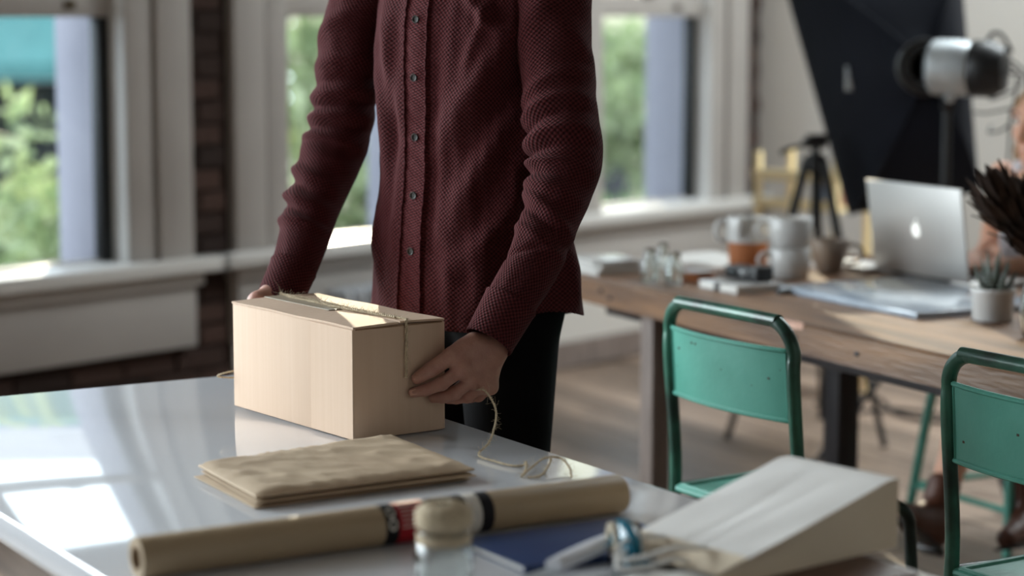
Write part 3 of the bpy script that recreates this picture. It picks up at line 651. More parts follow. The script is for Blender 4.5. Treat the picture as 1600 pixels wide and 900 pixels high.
def sleeve(name, pts, radii, folds, vend, seed, nv=240, nu=90):
    C = catmull(pts, 400); L = np.concatenate([[0], np.cumsum(np.linalg.norm(np.diff(C, axis=0), axis=1))]); tot = L[-1]
    s = np.linspace(0, tot*vend, nv); C2 = np.stack([np.interp(s, L, C[:, k]) for k in range(3)], -1); T = np.gradient(C2, axis=0)
    T /= np.linalg.norm(T, axis=1)[:, None]
    for _ in range(8): T[1:-1] = (T[:-2]+2*T[1:-1]+T[2:])/4
    tab = smooth_tab(np.stack([np.linspace(0, tot, len(radii)), radii], -1), 300, 8)
    R = np.interp(s, tab[0], tab[1]); a = np.linspace(-PI, PI, nu, endpoint=False); nz = vnoise(seed, 8, 40.0)
    rings = []; UVs = []
    for i in range(nv):
        d, e, g = frame_from(T[i], (-1, 0, 0)); r = np.full(nu, R[i])
        for (v0, th0, A, w, k, p) in folds:
            da = np.arctan2(np.sin(a-rad(th0)), np.cos(a-rad(th0)))
            r = r + A*np.exp(-((s[i]-v0-k*np.sin(a-rad(th0)))/w)**2)*np.maximum(0, np.cos(da*0.5))**(2*p)
        q = np.stack([np.cos(a), np.sin(a), np.full(nu, s[i]*9)], -1); r = r + 0.0022*nz(q*0.06) + 0.0012*nz(q*0.13+3)
        rings.append(C2[i] + r[:, None]*(np.cos(a)[:, None]*e + np.sin(a)[:, None]*g)); UVs.append(np.stack([a*0.055, np.full(nu, s[i])], -1))
    m = MB().grid(np.array(rings), UV=np.array(UVs).reshape(-1, 2), cap0=True); return spart(m.build(name, M_shirt, ang=180, fix=True)), C, L
LP = [(0.030, 3.955, 1.515), (0.066, 3.93, 1.465), (0.079, 3.88, 1.314), (0.090, 3.82, 1.182), (0.083, 3.79, 1.105), (0.042, 3.72, 0.989), (0.000, 3.68, 0.917), (-0.040, 3.648, 0.850)]
RP = [(-0.225, 4.175, 1.515), (-0.262, 4.20, 1.475), (-0.292, 4.21, 1.400), (-0.311, 4.20, 1.307), (-0.330, 4.19, 1.185), (-0.352, 4.17, 1.113), (-0.380, 4.11, 1.032), (-0.402, 4.035, 0.945), (-0.434, 3.972, 0.868)]
LFd = [(0.285, -40, 0.006, 0.013, 0.02, 1), (0.325, -30, 0.010, 0.012, 0.012, 1.2), (0.352, -30, -0.007, 0.007, 0.012, 1.2), (0.378, -30, 0.012, 0.012, 0.008, 1.3), (0.402, -25, -0.009, 0.007, 0.006, 1.2), (0.425, -30, 0.010, 0.012, -0.006, 1.2), (0.452, -40, -0.006, 0.008, -0.01, 1), (0.478, -40, 0.007, 0.013, -0.015, 1), (0.52, -70, 0.007, 0.010, -0.03, 1.2), (0.54, -60, -0.006, 0.009, -0.03, 1.2), (0.575, -60, 0.006, 0.010, -0.02, 1), (0.60, -90, -0.005, 0.008, 0.03, 1.4),
       (0.15, -60, 0.007, 0.03, 0.06, 1.6), (0.20, -120, 0.006, 0.03, -0.06, 1.5), (0.40, 150, 0.010, 0.06, 0, 1.2), (0.10, 0, 0.006, 0.025, 0.05, 1.4)]
RFd = [(0.24, -60, 0.006, 0.014, 0.015, 1), (0.272, -70, -0.006, 0.009, 0.015, 1), (0.298, -70, 0.009, 0.012, 0.015, 1), (0.322, -70, -0.008, 0.008, 0.012, 1), (0.345, -60, 0.009, 0.012, 0.01, 1), (0.37, -60, -0.007, 0.008, 0.01, 1), (0.395, -50, 0.008, 0.012, 0.004, 1), (0.43, -40, 0.005, 0.018, -0.02, 1), (0.475, -20, 0.009, 0.014, -0.03, 1.2), (0.505, -30, -0.007, 0.010, -0.03, 1.2), (0.535, -20, 0.010, 0.013, -0.025, 1.2), (0.56, -40, -0.008, 0.009, -0.03, 1.1), (0.585, -20, 0.009, 0.012, -0.02, 1), (0.12, -100, 0.006, 0.03, 0.06, 1.4), (0.18, -30, 0.006, 0.02, 0.05, 1.4)]
rl = [0.075, 0.074, 0.066, 0.064, 0.0635, 0.061, 0.056, 0.050, 0.046, 0.044, 0.043]
rr_ = [0.074, 0.070, 0.064, 0.063, 0.062, 0.061, 0.057, 0.052, 0.047, 0.043, 0.041]
_, CL, LL = sleeve('sleeve', LP, rl, LFd, 0.915, 21); _, CR, LR = sleeve('sleeve', RP, rr_, RFd, 0.905, 22)
def cuff(C, L, v0, v1, r0, r1, seed):
    s = np.linspace(v0*L[-1], v1*L[-1], 34); C2 = np.stack([np.interp(s, L, C[:, k]) for k in range(3)], -1); T = np.gradient(C2, axis=0); nu = 90
    T[:] = C2[-1]-C2[0]
    a = np.linspace(-PI, PI, nu, endpoint=False); nz = vnoise(seed, 6, 30.0); rings = []; UVs = []
    prof = [(0, -0.006), (0, 0.001)] + [(i, 0) for i in range(1, 34)] + [(33, -0.003), (30, -0.005), (20, -0.006)]
    for (i, dr) in prof:
        d, e, g = frame_from(T[i], (-1, 0, 0)); R = r0+(r1-r0)*i/33 + dr
        r = R*np.ones(nu) + 0.002*nz(np.stack([np.cos(a), np.sin(a), np.full(nu, s[i]*9)], -1)*0.06)
        if 0.5 < i < 2.5 or 30.5 < i < 32.5: r += 0.0006
        rings.append(C2[i] + r[:, None]*(np.cos(a)[:, None]*e + np.sin(a)[:, None]*g)); UVs.append(np.stack([a*0.045, np.full(nu, s[i])], -1))
    return spart(MB().grid(np.array(rings), UV=np.array(UVs).reshape(-1, 2)).build('cuff', M_shirt, ang=180, fix=True))
cuff(CL, LL, 0.895, 1.0, 0.0470, 0.0430, 31); cuff(CR, LR, 0.885, 1.0, 0.0450, 0.0420, 32)
# collar
col = MB(); a = np.linspace(-PI+0.12, PI-0.12, 50); rings = []
for z, r in ((1.585, 0.072), (1.625, 0.066), (1.632, 0.068), (1.605, 0.084), (1.575, 0.094)):
    rings.append([ml(-(r*math.sin(t)), r*0.98*math.cos(t+PI)*-1-0.018, z + (0.012 if r < 0.08 else -0.01)*math.cos(t+PI)) for t in a])
spart(col.grid(np.array(rings), closed=False).build('collar', M_shirt, ang=180))

# ---- body: head, neck, limbs and two posed hands in one mesh
def hand_prims(wr, fo, thumb, fingers, k=0.006):
    W = np.array(wr); Fo = np.array(fo); pr = [(Fo, W, 0.034, 0.0275, 0.02)]
    rads = [(0.0122, 0.0112, 0.0102, 0.0086), (0.0126, 0.0114, 0.0104, 0.0088), (0.0118, 0.0106, 0.0097, 0.0083), (0.0106, 0.0094, 0.0086, 0.0074)]
    for i, fg in enumerate(fingers):
        fg = [np.array(q) for q in fg]
        pr.append((W + (fg[0]-W)*0.12, fg[0], 0.0185-0.0012*i, rads[i][0]*1.22, 0.016))
    M4 = [np.array(f_[0]) for f_ in fingers]
    for i in range(3): pr.append((M4[i], M4[i+1], 0.0115, 0.0112, 0.010))
    thb = [np.array(q) for q in thumb]
    pr.append((W+(thb[0]-W)*0.3, thb[0], 0.020, 0.0165, 0.016)); pr.append((thb[0], thb[1], 0.0185, 0.0150, 0.012)); pr.append((thb[0]*0.6+thb[1]*0.4, M4[0]*0.55+W*0.45, 0.012, 0.012, 0.016))
    pr.append((thb[0]*0.25+thb[1]*0.75, M4[0]*0.8+thb[1]*0.2, 0.0105, 0.0115, 0.012)); pr.append((thb[0]*0.5+thb[1]*0.5, M4[0], 0.012, 0.0125, 0.012))
    pr.append((thb[1], thb[2], 0.0148, 0.0130, 0.004)); pr.append((thb[2], thb[3], 0.0134, 0.0102, 0.003))
    for i, fg in enumerate(fingers):
        fg = [np.array(q) for q in fg]
        for j in range(3): pr.append((fg[j], fg[j+1], rads[i][j], rads[i][j+1], 0.0025))
        pr.append((fg[1]-1e-4, fg[1], rads[i][1]*1.08, rads[i][1]*1.08, 0.003))
    return pr
HLw = (-0.0305, 3.6666, 0.8417)
HL_th = [(-0.0628, 3.6419, 0.8487), (-0.1012, 3.6165, 0.8319), (-0.1353, 3.6065, 0.8106), (-0.1588, 3.6018, 0.7962)]
HL_f = [[(-0.0840, 3.6142, 0.8007), (-0.1182, 3.6042, 0.7773), (-0.1461, 3.6012, 0.7669), (-0.1654, 3.5996, 0.7629)],
        [(-0.0670, 3.6265, 0.7844), (-0.0971, 3.6170, 0.7609), (-0.1167, 3.6201, 0.7537), (-0.1330, 3.6231, 0.7521)],
        [(-0.0521, 3.6411, 0.7720), (-0.0759, 3.6361, 0.7531), (-0.0945, 3.6387, 0.7493), (-0.1086, 3.6408, 0.7479)],
        [(-0.0371, 3.6581, 0.7658), (-0.0567, 3.6562, 0.7506), (-0.0709, 3.6583, 0.7469), (-0.0830, 3.6594, 0.7456)]]
HL_f = [[(x, y, z + (0.009, 0.007, 0.006, 0.006)[i]) for (x, y, z) in f_] for i, f_ in enumerate(HL_f)]
hL = sdf_mesh(hand_prims(HLw, (0.010, 3.692, 0.925), HL_th, HL_f), 0.0016, 0.004, 0.012)
# right hand, flat against the far end of the box
def fe(x, off, z): return bxp(x, hy+off, z)
HRw = fe(0.012, 0.040, BH-0.012)
HR_th = [fe(-0.018, 0.034, BH-0.012), fe(-0.036, 0.026, BH-0.036), fe(-0.050, 0.017, BH-0.058), fe(-0.060, 0.011, BH-0.078)]
HR_f = [[fe(0.004-0.008, 0.034, BH-0.072), fe(-0.016, 0.028, BH-0.110), fe(-0.022, 0.018, BH-0.130), fe(-0.026, 0.010, BH-0.146)],
        [fe(0.020-0.006, 0.034, BH-0.076), fe(0.010, 0.028, BH-0.118), fe(0.006, 0.018, BH-0.140), fe(0.004, 0.010, BH-0.156)],
        [fe(0.033, 0.032, BH-0.074), fe(0.034, 0.026, BH-0.112), fe(0.033, 0.017, BH-0.132), fe(0.032, 0.010, BH-0.148)],
        [fe(0.050, 0.030, BH-0.066), fe(0.055, 0.024, BH-0.094), fe(0.056, 0.016, BH-0.110), fe(0.056, 0.009, BH-0.124)]]
hR = sdf_mesh(hand_prims(HRw, (-0.412, 4.02, 0.925), HR_th, HR_f), 0.0019, 0.004, 0.012)
def head_prims(c, f, r):
    """c: centre of the head, f: unit facing, r: unit to the person's right"""
    u = np.array([0, 0, 1.0]); R = np.stack([r, f, u], 1)
    def q(x, y, z): return np.array(c)+r*x+f*y+u*z
    p = [('e', q(0, -0.012, 0.028), (0.076, 0.098, 0.088), R, 0.02), ('e', q(0, 0.022, -0.035), (0.060, 0.072, 0.085), R, 0.03),
         (q(0, 0.062, -0.098), q(0, 0.06, -0.094), 0.022, 0.022, 0.03), (q(0, 0.092, 0.006), q(0, 0.108, -0.034), 0.009, 0.0125, 0.012),
         (q(0.010, 0.096, -0.038), q(-0.010, 0.096, -0.038), 0.0085, 0.0085, 0.006), (q(0.044, 0.080, 0.030), q(-0.044, 0.080, 0.030), 0.012, 0.012, 0.02),
         (q(0.017, 0.088, -0.066), q(-0.017, 0.088, -0.066), 0.007, 0.007, 0.006), (q(0.014, 0.086, -0.077), q(-0.014, 0.086, -0.077), 0.0075, 0.0075, 0.006),
         (q(0.046, 0.062, -0.022), q(0.046, 0.058, -0.03), 0.018, 0.018, 0.02), (q(-0.046, 0.062, -0.022), q(-0.046, 0.058, -0.03), 0.018, 0.018, 0.02)]
    for s in (-1, 1):
        p.append(('-', q(s*0.032, 0.108, 0.010), q(s*0.030, 0.106, 0.010), 0.016, 0.016, 0.016))
        p.append(('e', q(s*0.076, -0.008, -0.008), (0.010, 0.020, 0.032), R, 0.006)); p.append(('-', q(s*0.09, -0.002, -0.004), q(s*0.09, -0.004, 0.004), 0.009, 0.009, 0.006))
    return p
hc = ml(0, 0.03, 1.775)
hd = sdf_mesh(head_prims(hc, mf, mr) + [(ml(0, -0.015, 1.56), ml(0, 0.005, 1.70), 0.060, 0.056, 0.03)], 0.004, 0.01)
LSh, RSh = np.array(LP[1]), np.array(RP[1])
def leg_pts(s): return [ml(s*0.095, 0.0, 0.90), ml(s*0.105, 0.005, 0.50), ml(s*0.11, -0.015, 0.10)]
bp = [('e', ml(0, -0.005, 1.28), (0.175, 0.112, 0.24), np.stack([mr, mf, [0, 0, 1.0]], 1), 0.05), ('e', ml(0, -0.005, 0.98), (0.165, 0.115, 0.20), np.stack([mr, mf, [0, 0, 1.0]], 1), 0.05), (ml(0, -0.015, 1.45), ml(0, -0.012, 1.60), 0.07, 0.055, 0.06),
      (ml(0.05, -0.015, 1.47), RSh, 0.055, 0.055, 0.03), (ml(-0.05, -0.015, 1.47), LSh, 0.055, 0.055, 0.03)]
for ch, rr2 in ((LP, (0.05, 0.048, 0.045, 0.042, 0.040, 0.036, 0.030, 0.027)), (RP, (0.05, 0.048, 0.047, 0.045, 0.042, 0.040, 0.036, 0.030, 0.027))):
    for i in range(1, len(ch)-2): bp.append((np.array(ch[i]), np.array(ch[i+1]), rr2[i], rr2[i+1], 0.01))
for s in (-1, 1):
    A, B_, C_ = leg_pts(s); bp += [(A, B_, 0.085, 0.055, 0.03), (B_, C_, 0.054, 0.036, 0.02), (C_, ml(s*0.12, 0.10, 0.05), 0.036, 0.03, 0.02)]
bd = sdf_mesh(bp, 0.009, 0.02)
body = MB()
for q in (hL, hR, hd, bd): body.add(*q)
body = wpart(body.build('body', M_skin, ang=180), man)
for tip, prev, up in ((HL_th[3], HL_th[2], (0.2, -0.6, 0.8)), (HL_f[0][3], HL_f[0][2], (0.3, -0.9, 0.3))):
    t = np.array(tip); d = t-np.array(prev); d /= np.linalg.norm(d); d, e, g = frame_from(d, up); R = Matrix(np.stack([d, g, e], 1).tolist()).to_4x4()
    wpart(MB().rbox((-0.0062, -0.0048, 0.0066), (0.0062, 0.0048, 0.0082), 0.0008, 2, M=Matrix.Translation(t) @ R).build('fingernail', M_nail), man)
def face_bits(c, f, r, root):
    u = np.array([0, 0, 1.0])
    for s in (-1, 1):
        p = np.array(c)+r*s*0.032+f*0.080+u*0.010
        e = wpart(MB().lathe([(0.012*math.sin(t), -0.012*math.cos(t)) for t in np.linspace(0, PI, 12)], 16, c=tuple(p)).build('eye', M_eye), root)
        b = MB().lathe([(0, 0.0126), (0.0035, 0.0122), (0.0056, 0.0108)], 16, M=Matrix.Translation(p) @ Vector(f).to_track_quat('Z', 'Y').to_matrix().to_4x4())
        wpart(b.build('iris', M_iris), root)
        wpart(MB().tube([p+r*s*0.016+f*0.010+u*0.017, p+f*0.016+u*0.023, p-r*s*0.014+f*0.014+u*0.018], [0.002, 0.0032, 0.0024], 8).build('eyebrow', M_haird), root)
    wpart(MB().tube([np.array(c)+r*0.022+f*0.088-u*0.071, np.array(c)+f*0.0955-u*0.0715, np.array(c)-r*0.022+f*0.088-u*0.071], [0.0012, 0.003, 0.0012], 8).build('mouth', M_lip), root)
face_bits(hc, mf, mr, man)
Rm = np.stack([mr, mf, [0, 0, 1.0]], 1)
hp_ = [('e', hc+mf*-0.022+np.array([0, 0, 0.045]), (0.084, 0.100, 0.088), Rm, 0.02), (hc+mr*0.05+mf*0.055+np.array([0, 0, 0.095]), hc-mr*0.05+mf*0.06+np.array([0, 0, 0.10]), 0.028, 0.032, 0.03), ('-', hc+mf*0.115+np.array([0, 0, -0.02]), hc+mf*0.105+np.array([0, 0, 0.03]), 0.068, 0.06, 0.015),
       ('-', hc+mf*0.05+mr*0.1+np.array([0, 0, -0.09]), hc+mf*0.05-mr*0.1+np.array([0, 0, -0.09]), 0.09, 0.09, 0.02)]
wpart(MB().add(*sdf_mesh(hp_, 0.005, 0.02)).build('hair', M_haird, ang=180), man)
# ---- jeans and shoes
jp = [('e', ml(0, -0.01, 0.93), (0.178, 0.128, 0.13), Rm, 0.03), ('e', ml(0, -0.045, 0.87), (0.165, 0.105, 0.11), Rm, 0.04)]
for s in (-1, 1):
    A, B_, C_ = leg_pts(s); C2 = C_ + np.array([0, 0, -0.03])
    jp += [(ml(s*0.085, -0.012, 0.86), B_, 0.100, 0.070, 0.03), (B_, C2, 0.070, 0.056, 0.03)]
    for k in range(5): z = 0.16+0.045*k; jp.append((ml(s*0.05, 0.03-0.02*k % 0.03, z), ml(s*0.16, 0.0, z+0.02), 0.030, 0.028, 0.025))
jn = wpart(MB().add(*sdf_mesh(jp, 0.007, 0.02)).build('jeans', M_jean, ang=180), man); jn['label'] = 'black denim jeans'
b = MB(); b.rbox((-0.19, -0.0, 0), (0.19, 0.01, 0.001)) if False else None
def jpart(o): o.parent = jn; o.matrix_parent_inverse = Matrix.Identity(4); return o
jpart(MB().tube([ml(-0.178-0.006, -0.02, 0.90), ml(-0.175, -0.01, 0.75), ml(-0.165, 0.0, 0.6), ml(-0.165, -0.005, 0.3)], 0.002, 6, res=40).build('side_seam', M_jean))
for s in (-1, 1):
    sp_ = [(ml(s*0.11, -0.05, 0.045), ml(s*0.118, 0.02, 0.045), 0.040, 0.042, 0.03), (ml(s*0.118, 0.02, 0.045), ml(s*0.125, 0.16, 0.035), 0.044, 0.034, 0.03), (ml(s*0.11, -0.02, 0.06), ml(s*0.11, -0.02, 0.12), 0.048, 0.046, 0.03)]
    V, F_ = sdf_mesh(sp_, 0.006, 0.02); V[:, 2] = np.maximum(V[:, 2], 0.002)
    wpart(MB().add(V, F_).build('shoe', M_bshoe, ang=180), man)

# ================================================================== things on the white table
# ---- stack of kraft mailers
def mailer(pts, z0, th, seed, name, label, amp=0.004):
    """a padded paper mailer: four corner points (x, y) in order, soft wrinkled faces, folded edges"""
    c = np.array(pts, float); n, m = 44, 30; g1 = vnoise(seed, 9, 1.0); V = []
    o0 = np.array([c[:, 0].mean(), c[:, 1].mean(), z0])
    for side in (1, 0):
        P = np.zeros((m+1, n+1, 3))
        for j in range(m+1):
            for i in range(n+1):
                u, v = i/n, j/m; p = (1-u)*(1-v)*c[0]+u*(1-v)*c[1]+u*v*c[2]+(1-u)*v*c[3]
                edge = min(u, 1-u, v, 1-v); bulge = min(1, edge/0.07)**0.5
                w = (1-2*abs(g1(np.array([p[0]*45, p[1]*62, seed*3.1])))**0.7) * amp * bulge + 0.25*amp*g1(np.array([p[0]*160+3, p[1]*190, seed*1.7]))*bulge
                P[j, i] = (p[0], p[1], z0 + (th*(0.45+0.55*bulge) + max(w, -th*0.3) if side else 0.0003 + 0.001*(1-bulge)))
        V.append(P)
    b = MB(); b.grid(V[0], closed=False); b.grid(V[1], closed=False, flip=True)
    r0 = [np.concatenate([q[0], q[1:, -1], q[-1, -2::-1], q[-2:0:-1, 0]]) for q in V]
    mid = (r0[0]+r0[1])/2; ctr = mid.mean(0); mid = ctr + (mid-ctr)*np.array([1.006, 1.006, 1])
    b.grid(np.array([r0[1], mid, r0[0]]))
    t = thing(name, label, 'mailer', tuple(o0), 0, 'kraft mailers stacked on the table')
    wpart(b.build('envelope', M_kraft, ang=50, fix=True), t)
    e0, e1 = c[3], c[2]; d = (e1-e0)
    fl = MB(); 
    q = [np.append(c[0]*(1-a)+c[3]*a, z0+th*1.02) for a in (0.03, 0.97)]; q2 = [np.append((c[0]*(1-a)+c[3]*a)*0.9+(c[1]*(1-a)+c[2]*a)*0.1, z0+th*1.3) for a in (0.06, 0.94)]
    return t
C0 = [(-0.365, 3.045), (-0.058, 3.236), (-0.195, 3.498), (-0.478, 3.262)]
def jit(C, dx, dy, r):
    c = np.array(C); m = c.mean(0); a = rad(r); R = np.array([[math.cos(a), -math.sin(a)], [math.sin(a), math.cos(a)]]); return ((c-m)@R.T + m + np.array([dx, dy])).tolist()
mailer(jit(C0, -0.006, -0.004, 1.2), TZ+0.0005, 0.0065, 2, 'kraft_mailer', 'brown kraft mailer at the bottom of the stack beside the paper roll', 0.0005)
mailer(jit(C0, 0.004, -0.006, -0.8), TZ+0.0078, 0.0060, 5, 'kraft_mailer', 'brown kraft mailer in the middle of the stack of three', 0.0005)
mailer(C0, TZ+0.0146, 0.0105, 8, 'kraft_mailer', 'crumpled kraft mailer on top of the stack, in front of the box', 0.0032)
# ---- roll of wrapping paper
RA, RB = np.array([-0.469, 2.653, TZ+0.0275]), np.array([0.153, 3.027, TZ+0.0275]); RL = np.linalg.norm(RB-RA); RR = 0.027
roll = thing('paper_roll', 'long roll of brown kraft wrapping paper lying across the table', 'paper roll', (RA[0], RA[1], TZ))
ax, e1_, e2_ = frame_from(RB-RA, (0, 0, 1)); Rr = Matrix(np.stack([e1_, e2_, ax], 1).tolist()).to_4x4(); MR = Matrix.Translation(RA) @ Rr
pr = [(RR*0.62, 0.004), (RR*0.62, 0.0), (RR*0.97, 0.0), (RR, 0.002), (RR, RL*0.5), (RR, RL-0.002), (RR*0.97, RL), (RR*0.62, RL), (RR*0.62, RL-0.004)]
wpart(MB().lathe(pr, 56, M=MR).build('wound_paper', M_roll, ang=40, fix=True), roll)
wpart(MB().lathe([(RR*0.62, -0.001), (RR*0.62, RL+0.001), (RR*0.54, RL+0.001), (RR*0.54, -0.001), (RR*0.62, -0.001)], 40, M=MR).build('cardboard_core', M_kraftdk, ang=40, fix=True), roll)
def band(z0, z1, a0, a1, m, name, dr=0.0004, parent=None):
    n = 40; a = np.linspace(rad(a0), rad(a1), n); zs = np.linspace(z0, z1, 3); P = [[(MR @ Vector(((RR+dr)*math.cos(t), (RR+dr)*math.sin(t), z)))[:] for t in a] for z in zs]
    Q = [[(MR @ Vector(((RR-0.0002)*math.cos(t), (RR-0.0002)*math.sin(t), z)))[:] for t in a] for z in zs]
    b = MB(); P = np.array(P); Q = np.array(Q); b.grid(P, closed=False); b.grid(Q, closed=False, flip=True)
    r0 = [np.concatenate([q[0], q[1:, -1], q[-1, -2::-1], q[-2:0:-1, 0]]) for q in (P, Q)]; b.grid(np.array(r0))
    o = b.build(name, m, ang=40, fix=True)
    if parent is None: return wpart(o, roll)
    o.parent = parent; o.matrix_parent_inverse = Matrix.Identity(4); return o
# the printed sleeve: black end panel with a white emblem, red panel with white lines, black, white, black
zL = lambda f_: RL*f_
lab = band(zL(0.4665), zL(0.695), -180, 180, M_lblk, 'printed_label', 0.0003); lab['label'] = 'black, red and white printed label'
band(zL(0.494), zL(0.555), -180, 180, M_lred, 'red_panel', 0.0006, lab)
band(zL(0.640), zL(0.668), -180, 180, M_lwht, 'white_panel', 0.0006, lab)
for k in range(7):
    a = 10+k*13; band(zL(0.500), zL(0.549 - 0.012*(k % 3)), a, a+2.6, M_lwht, 'print_line', 0.0009, lab)
    a = -10-k*13; band(zL(0.500), zL(0.547 - 0.010*(k % 2)), a, a+2.6, M_lwht, 'print_line', 0.0009, lab)
for s0 in (1, -1):                                                              # ring emblems on the black end panel
    for cang in (42, 78):
        n = 28; P = []
        for rr0 in (0.0042, 0.0068):
            P.append([(MR @ Vector(((RR+0.0009)*math.cos(rad(s0*cang)+rr0*math.sin(t)/RR*1.2), (RR+0.0009)*math.sin(rad(s0*cang)+rr0*math.sin(t)/RR*1.2), zL(0.4805)+rr0*math.cos(t)*0.9)))[:] for t in np.linspace(0, 2*PI, n, endpoint=False)])
        o = MB().grid(np.array(P)).build('ring_emblem', M_lwht); o.parent = lab; o.matrix_parent_inverse = Matrix.Identity(4)
for k, f_ in enumerate((0.570, 0.588, 0.606)): band(zL(f_), zL(f_+0.008), 20, 50-6*k, M_lwht, 'print_line', 0.0009, lab)
# ---- twine spool standing in a glass jar
JX, JY = -0.083, 2.60
jar = thing('glass_jar', 'small clear glass jar with twine round its neck, in the foreground', 'jar', (JX, JY, TZ))
MB().lathe([(0, 0.004), (0.028, 0.004), (0.0325, 0.010), (0.0335, 0.045), (0.030, 0.058), (0.027, 0.064), (0.027, 0.072), (0.0285, 0.074), (0.0300, 0.073), (0.0300, 0.064), (0.0335, 0.058), (0.0365, 0.046), (0.0365, 0.006), (0.034, 0.0), (0, 0.0)], 48).build('jar_body', M_glass, jar, ang=60, fix=True)
b = MB()
for k in range(5):
    r = 0.0318+0.0008*math.sin(k*2); z = 0.0605+0.0026*k; b.tube([(r*math.cos(t), r*math.sin(t), z+0.0026*t/(2*PI)) for t in np.linspace(0, 2*PI, 40)], 0.0017, 6, smooth=False)
b.build('neck_twine', M_twine, jar)
spool = thing('twine_spool', 'small spool of pale twine with a hole, standing on the glass jar', 'spool', (JX, JY, TZ+0.0765))
b = MB().lathe([(0.0115, 0.001), (0.028, 0.0), (0.0325, 0.006), (0.034, 0.016), (0.0325, 0.027), (0.026, 0.033), (0.0115, 0.034), (0.0108, 0.017), (0.0115, 0.001)], 40)
b.build('winding', M_twine, spool, ang=60, fix=True); b = MB(); g = np.random.default_rng(4)
for k in range(26):
    t0 = g.uniform(0, 2*PI); tl = g.uniform(-0.010, 0.010); b.tube([((0.0335+0.0012*g.random())*math.cos(t), (0.0335+0.0008)*math.sin(t), 0.017+tl*math.sin(t+t0)+g.uniform(-0.001, 0.001)) for t in np.linspace(0, 2*PI, 36)], 0.0011, 5, smooth=False)
b.build('strand', M_twine, spool)
MB().lathe([(0.0107, 0.032), (0.0107, 0.002), (0.0001, 0.002)], 24).build('hole_shade', M_lblk, spool)  # black lining that paints in the shade inside the hole
b = MB()
for k in range(12):
    a = k*PI/6; b.tube([(0.0116*math.cos(a), 0.0116*math.sin(a), 0.034), (0.018*math.cos(a+0.3), 0.018*math.sin(a+0.3), 0.0345), (0.030*math.cos(a+0.5), 0.030*math.sin(a+0.5), 0.0300)], 0.0015, 5)
b.build('top_strand', M_twine, spool)
# ---- navy notebook
nb_ = thing('notebook', 'navy blue notebook lying flat beside the white paper bag', 'notebook', (0.085, 2.815, TZ), head_rz(59.5))
MB().rbox((-0.085, -0.13, 0.0002), (0.085, 0.13, 0.0022), 0.0008).build('cover', M_navy, nb_); MB().rbox((-0.083, -0.128, 0.0022), (0.081, 0.127, 0.0090), 0.0006).build('page_block', M_page, nb_)
MB().rbox((-0.085, -0.13, 0.0090), (0.085, 0.13, 0.0112), 0.0009).build('cover', M_navy, nb_); MB().rbox((0.081, -0.13, 0.0006), (0.0858, 0.13, 0.0108), 0.0012).build('spine', M_navy, nb_)
# ---- teal tape dispenser with a white paper knife next to it
tp_ = thing('tape_dispenser', 'glossy teal tape dispenser on the navy notebook', 'tape dispenser', (0.143, 2.712, TZ+0.0115), head_rz(75)); tp_.scale = (1.25, 1.25, 1.25)
b = MB(); P = []
for j, t in enumerate(np.linspace(0, PI, 20)):
    P.append([(0.034*math.cos(a)*max(math.sin(t), 0.02)*(1.0+0.35*(math.cos(a) > 0)*math.cos(a)), 0.013*math.sin(a)*max(math.sin(t), 0.02)**0.7, 0.0205-0.0205*math.cos(t)) for a in np.linspace(0, 2*PI, 32, endpoint=False)])
b.grid(np.array(P), cap0=True, cap1=True).build('shell', M_teal, tp_, fix=True)
b = MB().lathe([(0.008, -0.014), (0.018, -0.014), (0.018, 0.014), (0.008, 0.014), (0.008, -0.014)], 32, M=Matrix.Translation((-0.002, 0, 0.021)) @ Matrix.Rotation(PI/2, 4, 'X')); b.build('tape_roll', M_tape, tp_, fix=True)
MB().rbox((0.030, -0.0125, 0.0015), (0.052, 0.0125, 0.010), 0.003).build('cutter', M_teal, tp_)
kn = thing('paper_knife', 'white plastic paper knife on the notebook beside the teal dispenser', 'paper knife', (0.098, 2.705, TZ+0.0115), head_rz(38))
P = []
for y in np.linspace(-0.075, 0.062, 26):
    f_ = (y+0.075)/0.137; w = 0.017*min(1, (1-f_)/0.12+0.02)**0.5*(0.75+0.25*math.sin(f_*PI)); h = 0.0085*min(1, (1-f_)/0.1+0.05)**0.5
    P.append([(w*math.cos(a), y, 0.0088+h*math.sin(a)+0.010*f_) for a in np.linspace(0, 2*PI, 24, endpoint=False)])
MB().grid(np.array(P), cap0=True, cap1=True).build('handle', M_wplast, kn, fix=True); MB().rbox((-0.010, -0.15, 0.002), (0.010, -0.07, 0.0045), 0.001).build('blade', M_silver, kn)
# ---- walnut board and the white paper bag on its side
bd_ = thing('wooden_board', 'dark walnut serving board under the white paper bag at the table corner', 'board', (0.335, 2.672, TZ+0.0003), head_rz(59))
MB().rbox((-0.07, -0.20, 0), (0.10, 0.145, 0.006), 0.002, 3).build('board', M_boardwood, bd_); MB().lathe([(0.012, 0.0055), (0.012, 0.0068), (0.009, 0.0068), (0.009, 0.0055)], 20, c=(0.0, -0.17, 0)).build('hang_hole', M_darkleg, bd_)
BGH = 230.0; bl, bwv = hv(BGH), hv(BGH-90)                                      # from the bag's base to its mouth; across, towards us
b0 = np.array([0.381, 2.945, TZ+0.0066])                                         # far bottom corner of the base
BGW, BGL, BGD = 0.195, 0.335, 0.092
bag = thing('paper_bag', 'white paper carrier bag with twisted handles lying on its side', 'paper bag', tuple(b0))
def bagp(u, v, w): return b0 + bl*u*BGL + bwv*v*BGW + np.array([0, 0, w])
g1 = vnoise(12, 8, 1.0)
